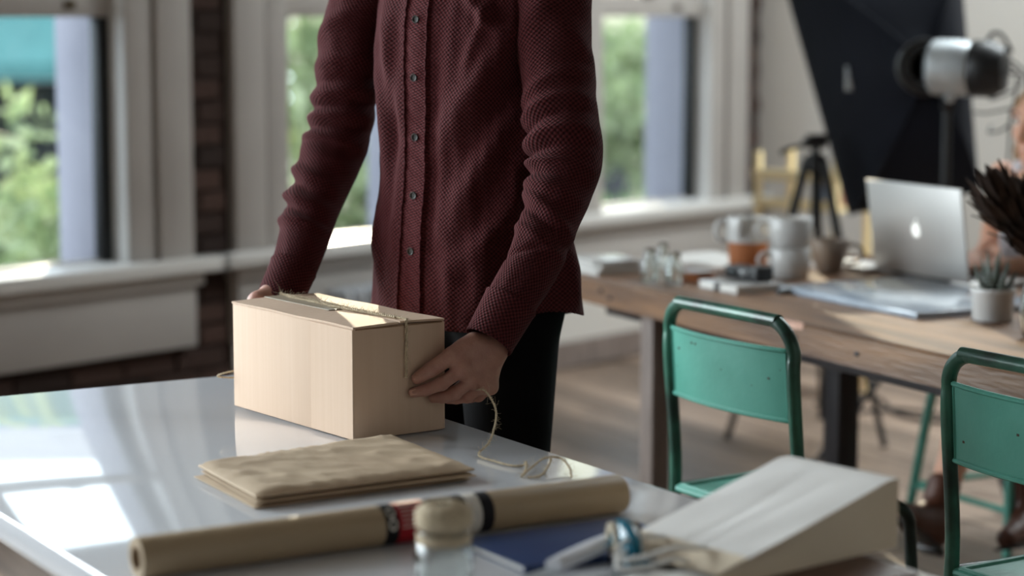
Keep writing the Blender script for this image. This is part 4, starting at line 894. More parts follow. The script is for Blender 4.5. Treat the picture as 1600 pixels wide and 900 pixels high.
def bag_top(u, v):
    h = BGD*(1-0.80*max(0, u-0.06)**0.95/0.94**0.95); crease = -0.0012*math.exp(-((v-0.38-0.1*u)/0.035)**2)*min(1, u*3) - 0.001*math.exp(-((v-0.68+0.12*u)/0.03)**2)*min(1, u*2.4)
    return h + crease + 0.0028*g1(np.array([u*9, v*6, 1.0]))*min(1, 4*u)*min(1, 6*v*(1-v)+0.2)
n, m = 40, 26
TP = np.array([[bagp(u, v, bag_top(u, v)) for v in np.linspace(0, 1, m)] for u in np.linspace(0, 1, n)])
BP_ = np.array([[bagp(u, v, 0.0006) for v in np.linspace(0, 1, m)] for u in np.linspace(0, 1, n)])
wpart(MB().grid(TP, closed=False).build('upper_face', M_bag, ang=180, fix=True), bag)
wpart(MB().grid(BP_, closed=False, flip=True).build('lower_face', M_bag, ang=180), bag)
def gusset(v):
    ins = 0.010 if v == 1 else 0.010; P = []
    for i, u in enumerate(np.linspace(0, 1, n)):
        t = TP[i, -1 if v == 1 else 0]; bt = BP_[i, -1 if v == 1 else 0]; md = (t+bt)/2 + bwv*(-ins*u*1.5 if v == 1 else ins*u*1.5); P.append([bt, (bt+md)/2, md, (md+t)/2, t])
    return np.array(P)
wpart(MB().grid(gusset(1), closed=False).build('side_gusset', M_bagin, ang=180, fix=True), bag); wpart(MB().grid(gusset(0), closed=False).build('side_gusset', M_bagin, ang=180, fix=True), bag)
bs = np.array([[BP_[0, i]*(1-k)+TP[0, i]*k for i in range(m)] for k in np.linspace(0, 1, 8)]); wpart(MB().grid(bs, closed=False).build('base_panel', M_bagin, ang=180, fix=True), bag)
hem = np.array([[bagp(u, v, bag_top(u, v)+0.0009) for v in np.linspace(0.0, 1.0, m)] for u in np.linspace(0.84, 1.004, 8)]); hb = hem.copy(); hb[..., 2] -= 0.0007
q = MB().grid(hem, closed=False).grid(hb, closed=False, flip=True); wpart(q.build('turned_hem', M_bagin, ang=60), bag)
def handle(w0, lift, nm):
    pts = [bagp(0.86, 0.30, bag_top(0.86, 0.3)+0.003) if w0 else bagp(0.9, 0.3, 0.006), bagp(1.02, 0.29, 0.028+lift), bagp(1.12, 0.33, 0.022+lift), bagp(1.19, 0.45, 0.016+lift*0.8), bagp(1.13, 0.60, 0.020+lift), bagp(1.03, 0.68, 0.028+lift), bagp(0.86, 0.68, bag_top(0.86, 0.68)+0.003) if w0 else bagp(0.9, 0.68, 0.006)]
    wpart(twine_mesh(pts, 0.0034, 0, seed=2).build(nm, M_page), bag)
handle(1, 0.014, 'twisted_handle'); handle(0, 0.0, 'twisted_handle')
# crumpled tissue at the mouth of the bag
ts = thing('tissue_paper', 'crumpled white tissue paper at the mouth of the paper bag', 'tissue paper', tuple(bagp(1.10, 0.80, 0.0005)))
g2 = vnoise(40, 9, 1.0); P = []
for j in range(26):
    row = []
    for i in range(32):
        x, y = (i/31-0.5)*0.15, (j/25-0.5)*0.11; w = g2(np.array([x*95, y*110, 2.0])); row.append((x*(1+0.2*w), y, 0.003+0.012*(1+w)*max(0.15, 1-(x/0.085)**2-(y/0.065)**2)+0.001))
    P.append(row)
o = MB().grid(np.array(P), closed=False).build('sheet', M_page, ts, ang=60); o.rotation_euler = (0, 0, 0.6)
sm = o.modifiers.new('thick', 'SOLIDIFY'); sm.thickness = 0.0006

# ================================================================== green chairs
def chair(label, loc, heading, sc=1.0, tube=None, plate=None, group='green metal chairs', inset=0.018):
    tube = tube or M_greend; plate = plate or M_green
    t = thing('metal_chair', label, 'chair', loc, head_rz(heading), group); t.scale = (sc, sc, sc)
    W, r = 0.205, 0.0135
    def back(s):
        return
    pts = [(-W-0.02, -0.055, 0.0), (-W-0.008, -0.02, 0.25), (-W, 0.0, 0.45), (-W, -0.018, 0.70)]
    arc = [(-W+0.065*(1-math.cos(a)), -0.018-0.008*math.sin(a), 0.755+0.065*math.sin(a)) for a in np.linspace(0, PI/2, 8)]
    half = pts + arc; full = np.array(half + [(-x, y, z) for x, y, z in half[::-1]])
    MB().tube(full, r, 14, res=150).build('back_frame', tube, t)
    # curved back plate with rolled rims
    n = 26; P = []; zt, zbm = 0.765, 0.628
    for z in np.linspace(zbm, zt, 8): P.append([(x, -0.010-0.028*(1-(x/W)**2)-0.010*(z-0.62)/0.15, z) for x in np.linspace(-W+inset, W-inset, n)])
    P = np.array(P); Q = P + np.array([0, 0.0016, 0]); b = MB().grid(P, closed=False).grid(Q, closed=False, flip=True)
    r0 = [np.concatenate([q[0], q[1:, -1], q[-1, -2::-1], q[-2:0:-1, 0]]) for q in (P, Q)]; b.grid(np.array(r0)); bp_ = b.build('back_plate', plate, t, fix=True)
    for row in ((P[0], P[-1]) if inset < 0.05 else (P[-1],)):
        ext = np.vstack([[(-W, -0.008, row[0][2])], row, [(W, -0.008, row[0][2])]]); MB().tube(ext, 0.0048, 8, smooth=False).build('rolled_rim', plate, bp_)
    for e in (0, -1): MB().tube(P[:, e], 0.0026, 6, smooth=False).build('side_rim', plate, bp_)
    g = np.random.default_rng(int(abs(loc[0]*1000))); 
    for k in range(9):
        i, j = g.integers(1, n-1), g.integers(1, 7); p = P[j, i]; s_ = g.uniform(0.0012, 0.004)
        MB().rbox((p[0]-s_, p[1]-0.0006, p[2]-s_*0.7), (p[0]+s_, p[1]+0.0004, p[2]+s_*0.7), 0.0004, 1).build('paint_chip', M_chip, bp_)
    # seat pan
    n = 20; S = []
    for j in range(n+1):
        v = j/n; y = 0.0+0.285*v; hw = 0.183-0.028*v-0.03*max(0, v-0.75)**2*16*0.6
        S.append([(hw*(i/n*2-1), y, 0.432+0.014*v-0.014*math.exp(-((i/n*2-1)/0.55)**2)*math.sin(PI*min(1, v*1.1))-0.012*max(0, v-0.9)*10*0.6) for i in range(n+1)])
    S = np.array(S); Q = S - np.array([0, 0, 0.002]); b = MB().grid(S, closed=False).grid(Q, closed=False, flip=True)
    r0 = [np.concatenate([q[0], q[1:, -1], q[-1, -2::-1], q[-2:0:-1, 0]]) for q in (S, Q)]; b.grid(np.array(r0)); st = b.build('seat', plate, t, fix=True)
    MB().tube(np.vstack([r0[0], r0[0][:1]]), 0.0062, 8, smooth=False).build('seat_rim', plate, st)
    for s in (-1, 1):
        arc2 = [(s*(0.166+0.004*math.sin(a)), 0.262+0.050*math.sin(a), 0.376+0.050*math.cos(a)) for a in np.linspace(0, PI/2, 9)]
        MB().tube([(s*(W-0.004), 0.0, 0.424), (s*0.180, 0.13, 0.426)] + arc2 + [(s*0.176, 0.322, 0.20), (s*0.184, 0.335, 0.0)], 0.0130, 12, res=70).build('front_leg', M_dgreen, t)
        MB().tube([(s*(W+0.012), -0.033, 0.14), (s*0.178, 0.326, 0.14)], 0.007, 8).build('side_stretcher', tube, t)
    MB().tube([(-W, 0.0, 0.425), (W, 0.0, 0.425)], 0.009, 10).build('rear_rail', plate, t)
    return t
chair('worn teal-green metal chair with curved back plate, centre, tucked toward the wooden table', (0.4465, 4.274, 0), 59)
chair('worn teal-green metal chair at the right edge with a chipped back plate', (0.884, 3.582, 0), 59)

# ================================================================== wooden table
WF0 = np.array([0.206, 5.837]); wdir = (np.array([1.011, 4.244])-WF0); wdir /= np.linalg.norm(wdir); wnor = np.array([-wdir[1], wdir[0]])
WZ = 0.70
wtb = thing('wooden_table', 'long rustic wooden table with a thick worn top, behind the green chairs', 'table', (WF0[0], WF0[1], 0), math.atan2(wdir[1], wdir[0]))
def wp(t, n, z=WZ): q = WF0 + wdir*t + wnor*n; return (q[0], q[1], z)      # local x along the front edge to the right, local y away from us
g = np.random.default_rng(6)
for k, (y0, y1) in enumerate(((0.0, 0.34), (0.342, 0.68), (0.682, 0.995))):   # three broad planks
    n = 60; xs = np.linspace(-0.10, 2.5, n); nz = vnoise(60+k, 6, 1.0); b = MB(); sec = []
    for x in xs:
        wv = 0.004*nz(np.array([x*7, k, 0])) if k == 0 else 0.0005*nz(np.array([x*7, k, 0])); zw = 0.004*nz(np.array([x*9, k+5, 0])) if k == 0 else 0
        c = 0.006+0.006*max(0, nz(np.array([x*12, 9, k]))) if k == 0 else 0.002
        sec.append([(x, y0+wv, WZ-0.072+zw*0.5), (x, y0+wv*1.4, WZ-c), (x, y0+wv+c*1.2, WZ), (x, y1, WZ), (x, y1, WZ-0.072)])
    b.grid(np.array(sec), cap0=True, cap1=True); b.build('plank', M_wood if k else M_wood, wtb, ang=30, fix=True)
    if k == 0:
        for (x0, x1, d) in ((0.66, 0.86, 0.02), (0.86, 1.02, 0.012)):          # split, paler scar along the front arris
            m_ = 16; P = [[(x, y0-0.003+0.002*nz(np.array([x*40, 1, 0])), WZ-0.014-0.010*abs(nz(np.array([x*50, 2, 0])))), (x, y0+0.000, WZ-0.002), (x, y0+d*math.sin(PI*(x-x0)/(x1-x0))+0.002+0.006*abs(nz(np.array([x*60, 4, 0]))), WZ+0.0008)] for x in np.linspace(x0, x1, m_)]
            MB().grid(np.array(P), closed=False, flip=True).build('bare_scar', M_woodchip, wtb, ang=180)
        for x, z in ((0.06, -0.03), (0.11, -0.045), (0.45, -0.045), (0.98, -0.035), (1.22, -0.04)):
            MB().rbox((x, y0-0.0035, WZ+z-0.006), (x+0.018, y0+0.004, WZ+z+0.005), 0.004).build('knot', M_darkleg, wtb)
front = MB().rbox((-0.10, 0.11, WZ-0.12), (2.5, 0.14, WZ-0.072), 0.003).build('front_rail', M_darkleg, wtb)
MB().rbox((-0.10, 0.92, WZ-0.11), (2.5, 0.95, WZ-0.072), 0.003).build('rear_rail', M_leg, wtb)
for x in (0.23, 2.2):
    MB().rbox((x, 0.03, 0), (x+0.062, 0.085, WZ-0.072), 0.003).build('leg', M_leg, wtb)
    MB().rbox((x+0.02, 0.60, 0), (x+0.09, 0.67, WZ-0.072), 0.003).build('leg', M_darkleg, wtb)
    MB().rbox((x+0.01, 0.06, 0.08), (x+0.05, 0.63, 0.12), 0.003).build('floor_brace', M_darkleg, wtb)

# ---- things on it
def on(name, label, cat, xy, rz=0.0, group=None, z=WZ+0.0006): return thing(name, label, cat, (xy[0], xy[1], z), rz, group)
WRZ = math.atan2(wdir[1], wdir[0])
zz_ = WZ+0.0006
for k, (nm, lb, w, d, h, r, m) in enumerate((('booklet', 'thick white booklet at the bottom of the pile on the wooden table', 0.19, 0.15, 0.016, 0.0, M_page), ('booklet', 'white booklet in the middle of the pile on the wooden table', 0.18, 0.145, 0.012, 0.10, M_page), ('booklet', 'white booklet on top of the pile on the wooden table', 0.17, 0.14, 0.008, -0.12, M_page))):
    t = on(nm, lb, 'booklet', (0.255, 5.96), WRZ+r, 'white booklets in a pile', zz_)
    MB().rbox((-w/2, -d/2, 0), (w/2, d/2, 0.0016), 0.0006).build('cover', M_ceram, t); MB().rbox((-w/2+0.003, -d/2+0.003, 0.0016), (w/2-0.003, d/2-0.002, h-0.0016), 0.0006).build('page_block', m, t)
    MB().rbox((-w/2, -d/2, h-0.0016), (w/2, d/2, h), 0.0006).build('cover', M_ceram, t); zz_ += h+0.0006
def bottle(label, xy, r, h):
    t = on('glass_bottle', label, 'bottle', xy, 0, 'small glass bottles on the wooden table')
    MB().lathe([(0, 0.003), (r*0.85, 0.003), (r*0.92, 0.008), (r*0.92, h*0.52), (r*0.5, h*0.70), (r*0.46, h*0.86), (r*0.62, h*0.86), (r*0.62, h*0.70), (r, h*0.54), (r, 0.004), (r*0.9, 0), (0, 0)], 28).build('bottle_body', M_glass, t, ang=60, fix=True)
    MB().lathe([(0, h*0.865), (r*0.66, h*0.865), (r*0.68, h*0.88), (r*0.68, h*0.985), (r*0.6, h), (0, h)], 24).build('cap', M_gcap, t, ang=40)
bottle('leftmost small glass bottle with a metal cap, beside the white booklets', (0.364, 5.715), 0.024, 0.092)
bottle('small glass bottle nearest the front edge of the wooden table', (0.425, 5.652), 0.025, 0.088)
bottle('taller small glass bottle standing behind the two front ones', (0.405, 5.80), 0.022, 0.098)
t = on('trinket_dish', 'small round wooden trinket dish with a glass lid', 'dish', (0.497, 5.74))
MB().lathe([(0, 0), (0.040, 0), (0.042, 0.004), (0.042, 0.022), (0.038, 0.024), (0.037, 0.008), (0, 0.007)], 32).build('dish', M_terra, t, ang=40); MB().lathe([(0.0, 0.0255), (0.041, 0.0245), (0.041, 0.028), (0.0, 0.031)], 32).build('lid', M_ceram, t, ang=40)
t = on('magazine', 'white magazine lying open behind the glass bottles', 'magazine', (0.56, 6.22), WRZ+0.3)
for s in (-1, 1):
    P = [[(s*(0.002+0.15*u), y, 0.001+0.014*math.sin(PI*min(1, u*0.9))*(1-u*0.6)) for u in np.linspace(0, 1, 12)] for y in (-0.12, 0.12)]
    Q = [[(x, y, 0.0002) for x, y, z in row] for row in P]
    b = MB().grid(np.array(P), closed=False, flip=s > 0).grid(np.array(Q), closed=False, flip=s < 0); r0 = [np.concatenate([np.array(q)[0], np.array(q)[1][::-1]]) for q in (P, Q)]; b.grid(np.array(r0)); b.build('page_block', M_page, t, fix=True)
def cup_profile(r0, r1, h, th=0.004): return [(0, 0), (r0*0.9, 0), (r0, 0.004), ((r0+r1)/2*1.02, h*0.5), (r1, h-0.002), (r1-th*0.5, h), (r1-th, h-0.003), ((r0+r1)/2*1.02-th, h*0.5), (r0-th, 0.010), (0, 0.008)]
def cup(t, r0, r1, h, m, ha, name='cup_body', hs=1.0):
    o = MB().lathe(cup_profile(r0, r1, h), 40).build(name, m, t, ang=60)
    rm = (r0+r1)/2; c, s_ = math.cos(ha), math.sin(ha)
    pts = [(rm*0.97, 0.80*h), (rm+0.022*hs, 0.84*h), (rm+0.036*hs, 0.62*h), (rm+0.026*hs, 0.34*h), (rm*0.96, 0.25*h)]
    MB().tube([(x*c, x*s_, z) for x, z in pts], [0.0062, 0.0055, 0.005, 0.0055, 0.006], 10, res=30).build('handle', m, t); return o
ha = PI*0.98
t = on('pitcher', 'terracotta pitcher with a white glazed upper half and a handle', 'pitcher', (0.646, 5.93))
MB().lathe([(0, 0), (0.046, 0), (0.049, 0.004), (0.0555, 0.085)], 44).build('bare_clay', M_terra, t, ang=60)
MB().lathe([(0.0555, 0.085), (0.0572, 0.0855), (0.0590, 0.12), (0.0600, 0.150), (0.0585, 0.153), (0.0560, 0.150), (0.0545, 0.10), (0.045, 0.012), (0, 0.009)], 44).build('glazed_upper', M_ceram, t, ang=60)
MB().tube([(-0.054, -0.006, 0.135), (-0.078, -0.008, 0.142), (-0.090, -0.010, 0.115), (-0.078, -0.008, 0.090), (-0.054, -0.006, 0.088)], [0.007, 0.0065, 0.006, 0.0065, 0.007], 10, res=30).build('handle', M_ceram, t)
MB().tube([(-0.02, -0.058, 0.150), (-0.026, -0.070, 0.152), (-0.030, -0.066, 0.130), (-0.028, -0.055, 0.098)], [0.010, 0.012, 0.010, 0.004], 10, res=18).build('spout', M_ceram, t)
t = on('coffee_cup', 'white coffee cup at the bottom of the stack of two', 'cup', (0.745, 5.80), 0, 'stacked white cups'); cup(t, 0.050, 0.056, 0.082, M_ceram, PI*1.08)
t = on('coffee_cup', 'white coffee cup stacked upside the lower one, beside the pitcher', 'cup', (0.745, 5.80), 0, 'stacked white cups', WZ+0.0006+0.0835); cup(t, 0.050, 0.060, 0.080, M_ceram, PI*1.02)
t['label'] = 'upper white coffee cup standing on the other, beside the pitcher'
t = on('tea_cup', 'grey-brown stoneware tea cup left of the laptop', 'cup', (0.868, 5.92)); cup(t, 0.033, 0.058, 0.092, M_greyc, 0.05, hs=1.3)
t = on('sketchbook', 'flat white sketchbook under the black camera gear on the wooden table', 'sketchbook', (0.590, 5.56), WRZ+0.05)
MB().rbox((-0.085, -0.075, 0), (0.085, 0.075, 0.002), 0.0006).build('cover', M_ceram, t); MB().rbox((-0.083, -0.073, 0.002), (0.083, 0.073, 0.018), 0.001).build('page_block', M_page, t); MB().rbox((-0.085, -0.075, 0.018), (0.085, 0.075, 0.020), 0.0006).build('cover', M_ceram, t)
MB().rbox((-0.012, -0.0765, -0.0), (0.006, 0.0765, 0.0208), 0.0006).build('elastic_band', M_black, t)
t = thing('camera_flash', 'black camera flash unit lying on the white sketchbook', 'camera flash', (0.606, 5.60, WZ+0.0216), WRZ+0.1)
MB().rbox((-0.058, -0.026, 0), (0.042, 0.026, 0.034), 0.006).build('housing', M_black, t); MB().rbox((0.042, -0.029, -0.0), (0.078, 0.029, 0.040), 0.005).build('flash_head', M_black, t); MB().rbox((-0.074, -0.016, 0.004), (-0.058, 0.016, 0.012), 0.002).build('hot_shoe', M_darkleg, t)
MB().rbox((-0.04, -0.0268, 0.008), (0.02, -0.0255, 0.026), 0.0006).build('display', M_screen, t)
t = on('marker_pen', 'short black marker pen in front of the white cups', 'pen', (0.705, 5.47), 0.7)
MB().tube([(-0.045, 0, 0.0075), (0.03, 0, 0.0075)], 0.0074, 14, smooth=False).build('barrel', M_black, t); MB().tube([(0.03, 0, 0.0075), (0.052, 0, 0.0075)], 0.0082, 14, smooth=False).build('cap', M_black, t)
# marble slab and laptop
sl = on('marble_slab', 'grey marble slab lying in front of the laptop', 'slab', (0.815, 5.275), WRZ)
MB().rbox((-0.285, -0.012, 0), (0.300, 0.405, 0.015), 0.002).build('slab', M_marble, sl)
lap = on('laptop', 'open silver laptop with a glowing apple-shaped logo on its lid', 'laptop', (1.086, 5.727), WRZ)
LW, LD, LT = 0.405, 0.248, 0.008
MB().rbox((-LW/2, 0.0, 0.002), (LW/2, LD, 0.015), 0.005, 3).build('base', M_alu, lap); MB().rbox((-LW/2+0.03, 0.02, 0.0148), (LW/2-0.03, 0.13, 0.0156), 0.0006).build('keyboard', M_black, lap); MB().rbox((-0.055, 0.145, 0.0148), (0.055, 0.225, 0.0156), 0.0006).build('trackpad', M_alu, lap)
LM = Matrix.Translation((0, 0.002, 0.015)) @ Matrix.Rotation(rad(8), 4, 'X')
lid = MB().rbox((-LW/2, -LT, 0.0), (LW/2, 0.0, LD), 0.004, 3, M=LM).build('lid', M_alu, lap)
MB().rbox((-LW/2+0.006, -0.0002, 0.012), (LW/2-0.006, 0.0008, LD-0.006), 0.0005, M=LM).build('screen', M_screen, lap)
MB().tube([(-0.12, 0.0, 0.014), (0.12, 0.0, 0.014)], 0.006, 12, smooth=False).build('hinge', M_black, lap)
def apple_outline(n=90):
    P = []
    for t_ in np.linspace(0, 2*PI, n, endpoint=False):
        x, y = math.sin(t_), math.cos(t_)
        r = 1.0 - 0.20*math.exp(-(t_/0.33)**2) - 0.20*math.exp(-((2*PI-t_)/0.33)**2) - 0.10*math.exp(-((t_-PI)/0.26)**2) + 0.05*math.cos(2*t_-0.2)*0.5
        px, py = x*r*0.93, y*r*1.0
        if px < 0: pass
        d = math.hypot(px-1.12, py-0.10)
        if d < 0.46: k = 0.46/d; px, py = 1.12+(px-1.12)*k, 0.10+(py-0.10)*k
        P.append((px*0.018, py*0.0185))
    return P
ap = apple_outline(); LX = Matrix.Translation((0.0, 0, 0)); AM = LM @ Matrix.Translation((0.002, -LT-0.0004, LD*0.5)) @ Matrix.Rotation(PI/2, 4, 'X')
lo_ = MB().prism(ap, -0.0003, 0.0006, M=AM).build('logo', M_logo, lap, fix=True); lo_['label'] = 'glowing white apple-shaped logo'
MB().prism([(0.002+0.0065*math.cos(a)*0.55+0.0045*math.sin(a)*0.5 if True else 0, 0.0245+0.0085*math.sin(a)*0.8+0.003*math.cos(a)) for a in np.linspace(0, 2*PI, 20, endpoint=False)], -0.0003, 0.0006, M=AM).build('logo_leaf', M_logo, lap, fix=True)
t = on('paper_stack', 'sheaf of white papers behind the tea cup and laptop', 'papers', (0.955, 6.02), WRZ+0.15)
for k in range(4): MB().rbox((-0.11+0.004*k, -0.075, 0.004*k), (0.10+0.003*k, 0.075-0.003*k, 0.004*k+0.0036), 0.0006).build('sheet_bundle', M_page, t)
# succulent
pot = on('potted_succulent', 'spiky striped succulent in a small white ramekin by the laptop', 'potted plant', (1.112, 4.99))
MB().lathe([(0, 0), (0.044, 0), (0.047, 0.004), (0.0485, 0.060), (0.0515, 0.064), (0.0520, 0.074), (0.0505, 0.076), (0.0470, 0.074), (0.0455, 0.010), (0, 0.008)], 48).build('ramekin', M_ceram, pot, ang=50)
MB().lathe([(0, 0.068), (0.02, 0.069), (0.0462, 0.064)], 32).build('soil', M_soil, pot)
g = np.random.default_rng(9)
for k in range(15):
    a = k*2.4; rr0 = 0.006+0.0013*k; tilt = 0.08+0.045*k; L_ = 0.088-0.0030*k; base = np.array([rr0*math.cos(a), rr0*math.sin(a), 0.066]); dr = np.array([math.cos(a)*math.sin(tilt), math.sin(a)*math.sin(tilt), math.cos(tilt)])
    lf = MB().tube([base, base+dr*L_*0.35, base+dr*L_*0.7+np.array([0, 0, 0.004]), base+dr*L_+np.array([0, 0, 0.010])], [0.0068, 0.0066, 0.0042, 0.0006], 8, res=14).build('leaf', M_succ, pot)
    b = MB()
    for q in np.linspace(0.25, 0.85, 6):
        c = base+dr*L_*q+np.array([0, 0, 0.012*q*q]); rr1 = np.interp(q, [0, 0.35, 0.7, 1], [0.0070, 0.0068, 0.0046, 0.001]); d, e, f_ = frame_from(dr, (0.2, 0.3, 0.9)); b.tube([c+rr1*(e*math.cos(u)+f_*math.sin(u)) for u in np.linspace(0, 2*PI, 12)], 0.0006, 4, smooth=False)
    b.build('pale_band', M_wplast, lf)
# vase with dried proteas
vs_ = on('glass_vase', 'clear glass vase at the right edge of the wooden table', 'vase', (1.155, 4.70))
MB().lathe([(0, 0.006), (0.034, 0.006), (0.040, 0.014), (0.045, 0.06), (0.038, 0.115), (0.026, 0.135), (0.028, 0.150), (0.0305, 0.150), (0.0285, 0.134), (0.041, 0.115), (0.0485, 0.06), (0.043, 0.010), (0.036, 0), (0, 0)], 40).build('vase_body', M_glass, vs_, ang=60, fix=True)
def protea(label, tip, seed, sc=1.0):
    g = np.random.default_rng(seed); base = np.array([1.155, 4.70, WZ+0.03]); tip = np.array(tip); t = thing('dried_protea', label, 'dried flower', tuple(base), 0, 'dried proteas in the glass vase')
    ctr = np.array([1.155, 4.70, WZ+0.155]); hb = ctr + (tip-ctr)*0.30
    wpart(MB().tube([base, ctr, hb], [0.003, 0.0032, 0.005], 7).build('stem', M_stem), t)
    d, e, f_ = frame_from(tip-hb, (0.1, 0.9, 0.2)); L_ = np.linalg.norm(tip-hb)
    mesh0 = None
    for ring, (cnt, op, ln, w) in enumerate(((7, 0.10, 1.0, 0.016), (10, 0.24, 0.97, 0.018), (12, 0.38, 0.86, 0.018), (11, 0.52, 0.66, 0.016), (8, 0.72, 0.42, 0.014))):
        for k in range(cnt):
            a = 2*PI*k/cnt + ring*0.4 + g.uniform(-0.15, 0.15); o_ = op*g.uniform(0.85, 1.15); l = L_*ln*g.uniform(0.88, 1.06); rd = e*math.cos(a)+f_*math.sin(a); tg = -e*math.sin(a)+f_*math.cos(a)
            P = []
            for q in np.linspace(0, 1, 7):
                c = hb + d*l*q*math.cos(o_) + rd*(0.008+l*math.sin(o_)*(q**0.7)) - rd*0.010*max(0, q-0.8)*5*g.uniform(-0.6, 1); ww = w*sc*(0.35+0.9*math.sin(PI*min(1, q*0.72+0.12)))*(1 if q < 0.85 else 0.55-0.3*(q > 0.99))
                P.append([c-tg*ww*0.5, c-rd*0.0025, c+tg*ww*0.5])
            b = MB().grid(np.array(P), closed=False); Q = np.array(P)-rd*0.0012; b.grid(Q, closed=False, flip=True); wpart(b.build('petal', M_protea, ang=180), t)
protea('largest dried brown protea head leaning left out of the vase', (1.015, 4.71, 1.075), 1)
protea('dried brown protea head behind the largest, at the right edge', (1.125, 4.74, 1.06), 2, 0.95)
protea('drooping dried protea bud low over the vase rim', (1.075, 4.66, 0.965), 3, 0.8)

# ================================================================== behind the table: radiator, pipes, cable
def wthing(name, label, cat, u, y, z=0): p = WM @ Vector((u, y, z)); return thing(name, label, cat, tuple(p), WA)
rd = wthing('radiator', 'white cast-iron radiator under the window behind the man', 'radiator', 1.32, -0.11)
for k in range(12):
    x = 0.062*k; b = MB()
    for y in (-0.04, 0.04): b.tube([(x, y, 0.06), (x, y, 0.10), (x, y*1.0, 0.40), (x, y*0.8, 0.455)], [0.020, 0.024, 0.024, 0.019], 10)
    b.tube([(x, -0.045, 0.445), (x, 0.045, 0.445)], 0.022, 10); b.tube([(x, -0.045, 0.075), (x, 0.045, 0.075)], 0.022, 10); b.build('section', M_radi, rd)
for x in (0.0, 0.682):
    for y in (-0.04, 0.04): MB().tube([(x, y, 0.0), (x, y, 0.07)], [0.018, 0.014], 8, smooth=False).build('foot', M_radi, rd)
MB().tube([(-0.03, 0, 0.445), (0.71, 0, 0.445)], 0.012, 8, smooth=False).build('tie_rod', M_radi, rd)
pp = wthing('heating_pipe', 'dark vertical heating pipe against the wall under the right window', 'pipe', 2.55, 0.035)
MB().tube([(0, 0, 0.0), (0, 0, 0.60)], 0.017, 12, smooth=False).build('pipe', M_darkleg, pp); MB().lathe([(0.018, 0.0), (0.036, 0.0), (0.034, 0.012), (0.018, 0.018)], 20).build('floor_flange', M_darkleg, pp)
pb = wthing('pipe_valve', 'black bent pipe with a valve standing on the floor behind the man\'s leg', 'pipe', 2.22, -0.12)
MB().tube([(0.14, 0, 0.0), (0.14, 0, 0.14), (0.12, 0, 0.185), (0.07, 0, 0.20), (-0.02, 0, 0.20)], 0.024, 12, res=40).build('bent_pipe', M_black, pb); MB().lathe([(0, 0.20), (0.03, 0.20), (0.034, 0.215), (0.028, 0.235), (0, 0.24)], 20).build('valve', M_black, pb)
cb_ = thing('floor_cable', 'dark cable snaking across the floorboards under the wooden table', 'cable', (1.3, 7.6, 0.0))
wpart(MB().tube([(1.10, 7.75, 0.008), (1.22, 7.98, 0.008), (1.34, 7.85, 0.008), (1.36, 7.55, 0.008), (1.50, 7.40, 0.008), (1.75, 7.45, 0.008), (2.1, 7.3, 0.008)], 0.008, 8, res=60).build('cable', M_cable), cb_)
wpart(MB().tube([(1.15, 7.55, 0.007), (1.3, 7.62, 0.007), (1.45, 7.6, 0.007), (1.8, 7.2, 0.007), (2.1, 7.15, 0.007)], 0.007, 8, res=50).build('cable', M_cable), cb_)

# ================================================================== photo corner: shelf, tripod, softbox
sh = thing('slatted_shelf', 'pale pine slatted shelf by the far wall, left of the softbox', 'shelf', (1.115, 8.05, 0), rad(-40.7+0))
SW = 0.36
for x in (-SW/2, SW/2-0.022):
    for y in (-0.12, 0.10): MB().rbox((x, y, 0), (x+0.022, y+0.022, 0.90), 0.002).build('post', M_pale, sh)
for z in (0.22, 0.50, 0.695, 0.80):
    for y in (-0.125, ): MB().rbox((-SW/2-0.004, y, z), (SW/2+0.004, y+0.012, z+0.036), 0.002).build('slat', M_pale, sh)
    MB().rbox((-SW/2, -0.11, z-0.004), (SW/2, 0.12, z+0.006), 0.002).build('shelf_board', M_pale, sh)
shM = Matrix.Translation((1.115, 8.05, 0)) @ Matrix.Rotation(rad(-40.7), 4, 'Z')
for k, (x, m, lb, h) in enumerate(((0.06, M_bookp, 'pink-brown book standing on the pine shelf', 0.085), (0.09, M_bookb, 'pale blue book standing on the pine shelf beside the pink one', 0.080), (0.12, M_bookp, 'second pink-brown book on the pine shelf, right of the blue one', 0.083))):
    p = shM @ Vector((x, 0.0, 0.7068)); t = thing('book', lb, 'book', tuple(p), rad(-40.7), 'books on the pine shelf')
    MB().rbox((-0.012, -0.07, 0), (0.012, 0.07, h), 0.002).build('cover', m, t); MB().rbox((-0.010, -0.068, 0.003), (0.010, 0.0715, h-0.003), 0.001).build('page_block', M_page, t)
tpod = thing('camera_tripod', 'black camera tripod standing between the pine shelf and the softbox', 'tripod', (1.005, 7.2, 0))
for k, a in enumerate((rad(195), rad(315), rad(75))):
    ft = (0.30*math.cos(a), 0.30*math.sin(a), 0.0); 
    lg = MB().tube([(0.03*math.cos(a), 0.03*math.sin(a), 0.93), (ft[0]*0.5, ft[1]*0.5, 0.48)], 0.016, 10, smooth=False).build('leg', M_black, tpod)
    MB().tube([(ft[0]*0.48, ft[1]*0.48, 0.50), ft], 0.011, 10, smooth=False).build('lower_leg', M_black, lg)
MB().tube([(0, 0, 0.70), (0, 0, 0.97)], 0.014, 12, smooth=False).build('centre_column', M_black, tpod)
MB().lathe([(0, 0.88), (0.036, 0.885), (0.04, 0.91), (0.03, 0.945), (0, 0.95)], 20).build('collar', M_black, tpod); MB().rbox((-0.045, -0.03, 0.965), (0.035, 0.03, 0.995), 0.006).build('head', M_black, tpod)
MB().rbox((-0.03, -0.035, 0.995), (0.045, 0.035, 1.01), 0.004).build('quick_plate', M_black, tpod); MB().tube([(-0.03, 0, 0.975), (-0.09, -0.03, 0.965), (-0.12, -0.04, 0.95)], [0.007, 0.007, 0.010], 8).build('pan_handle', M_black, tpod)
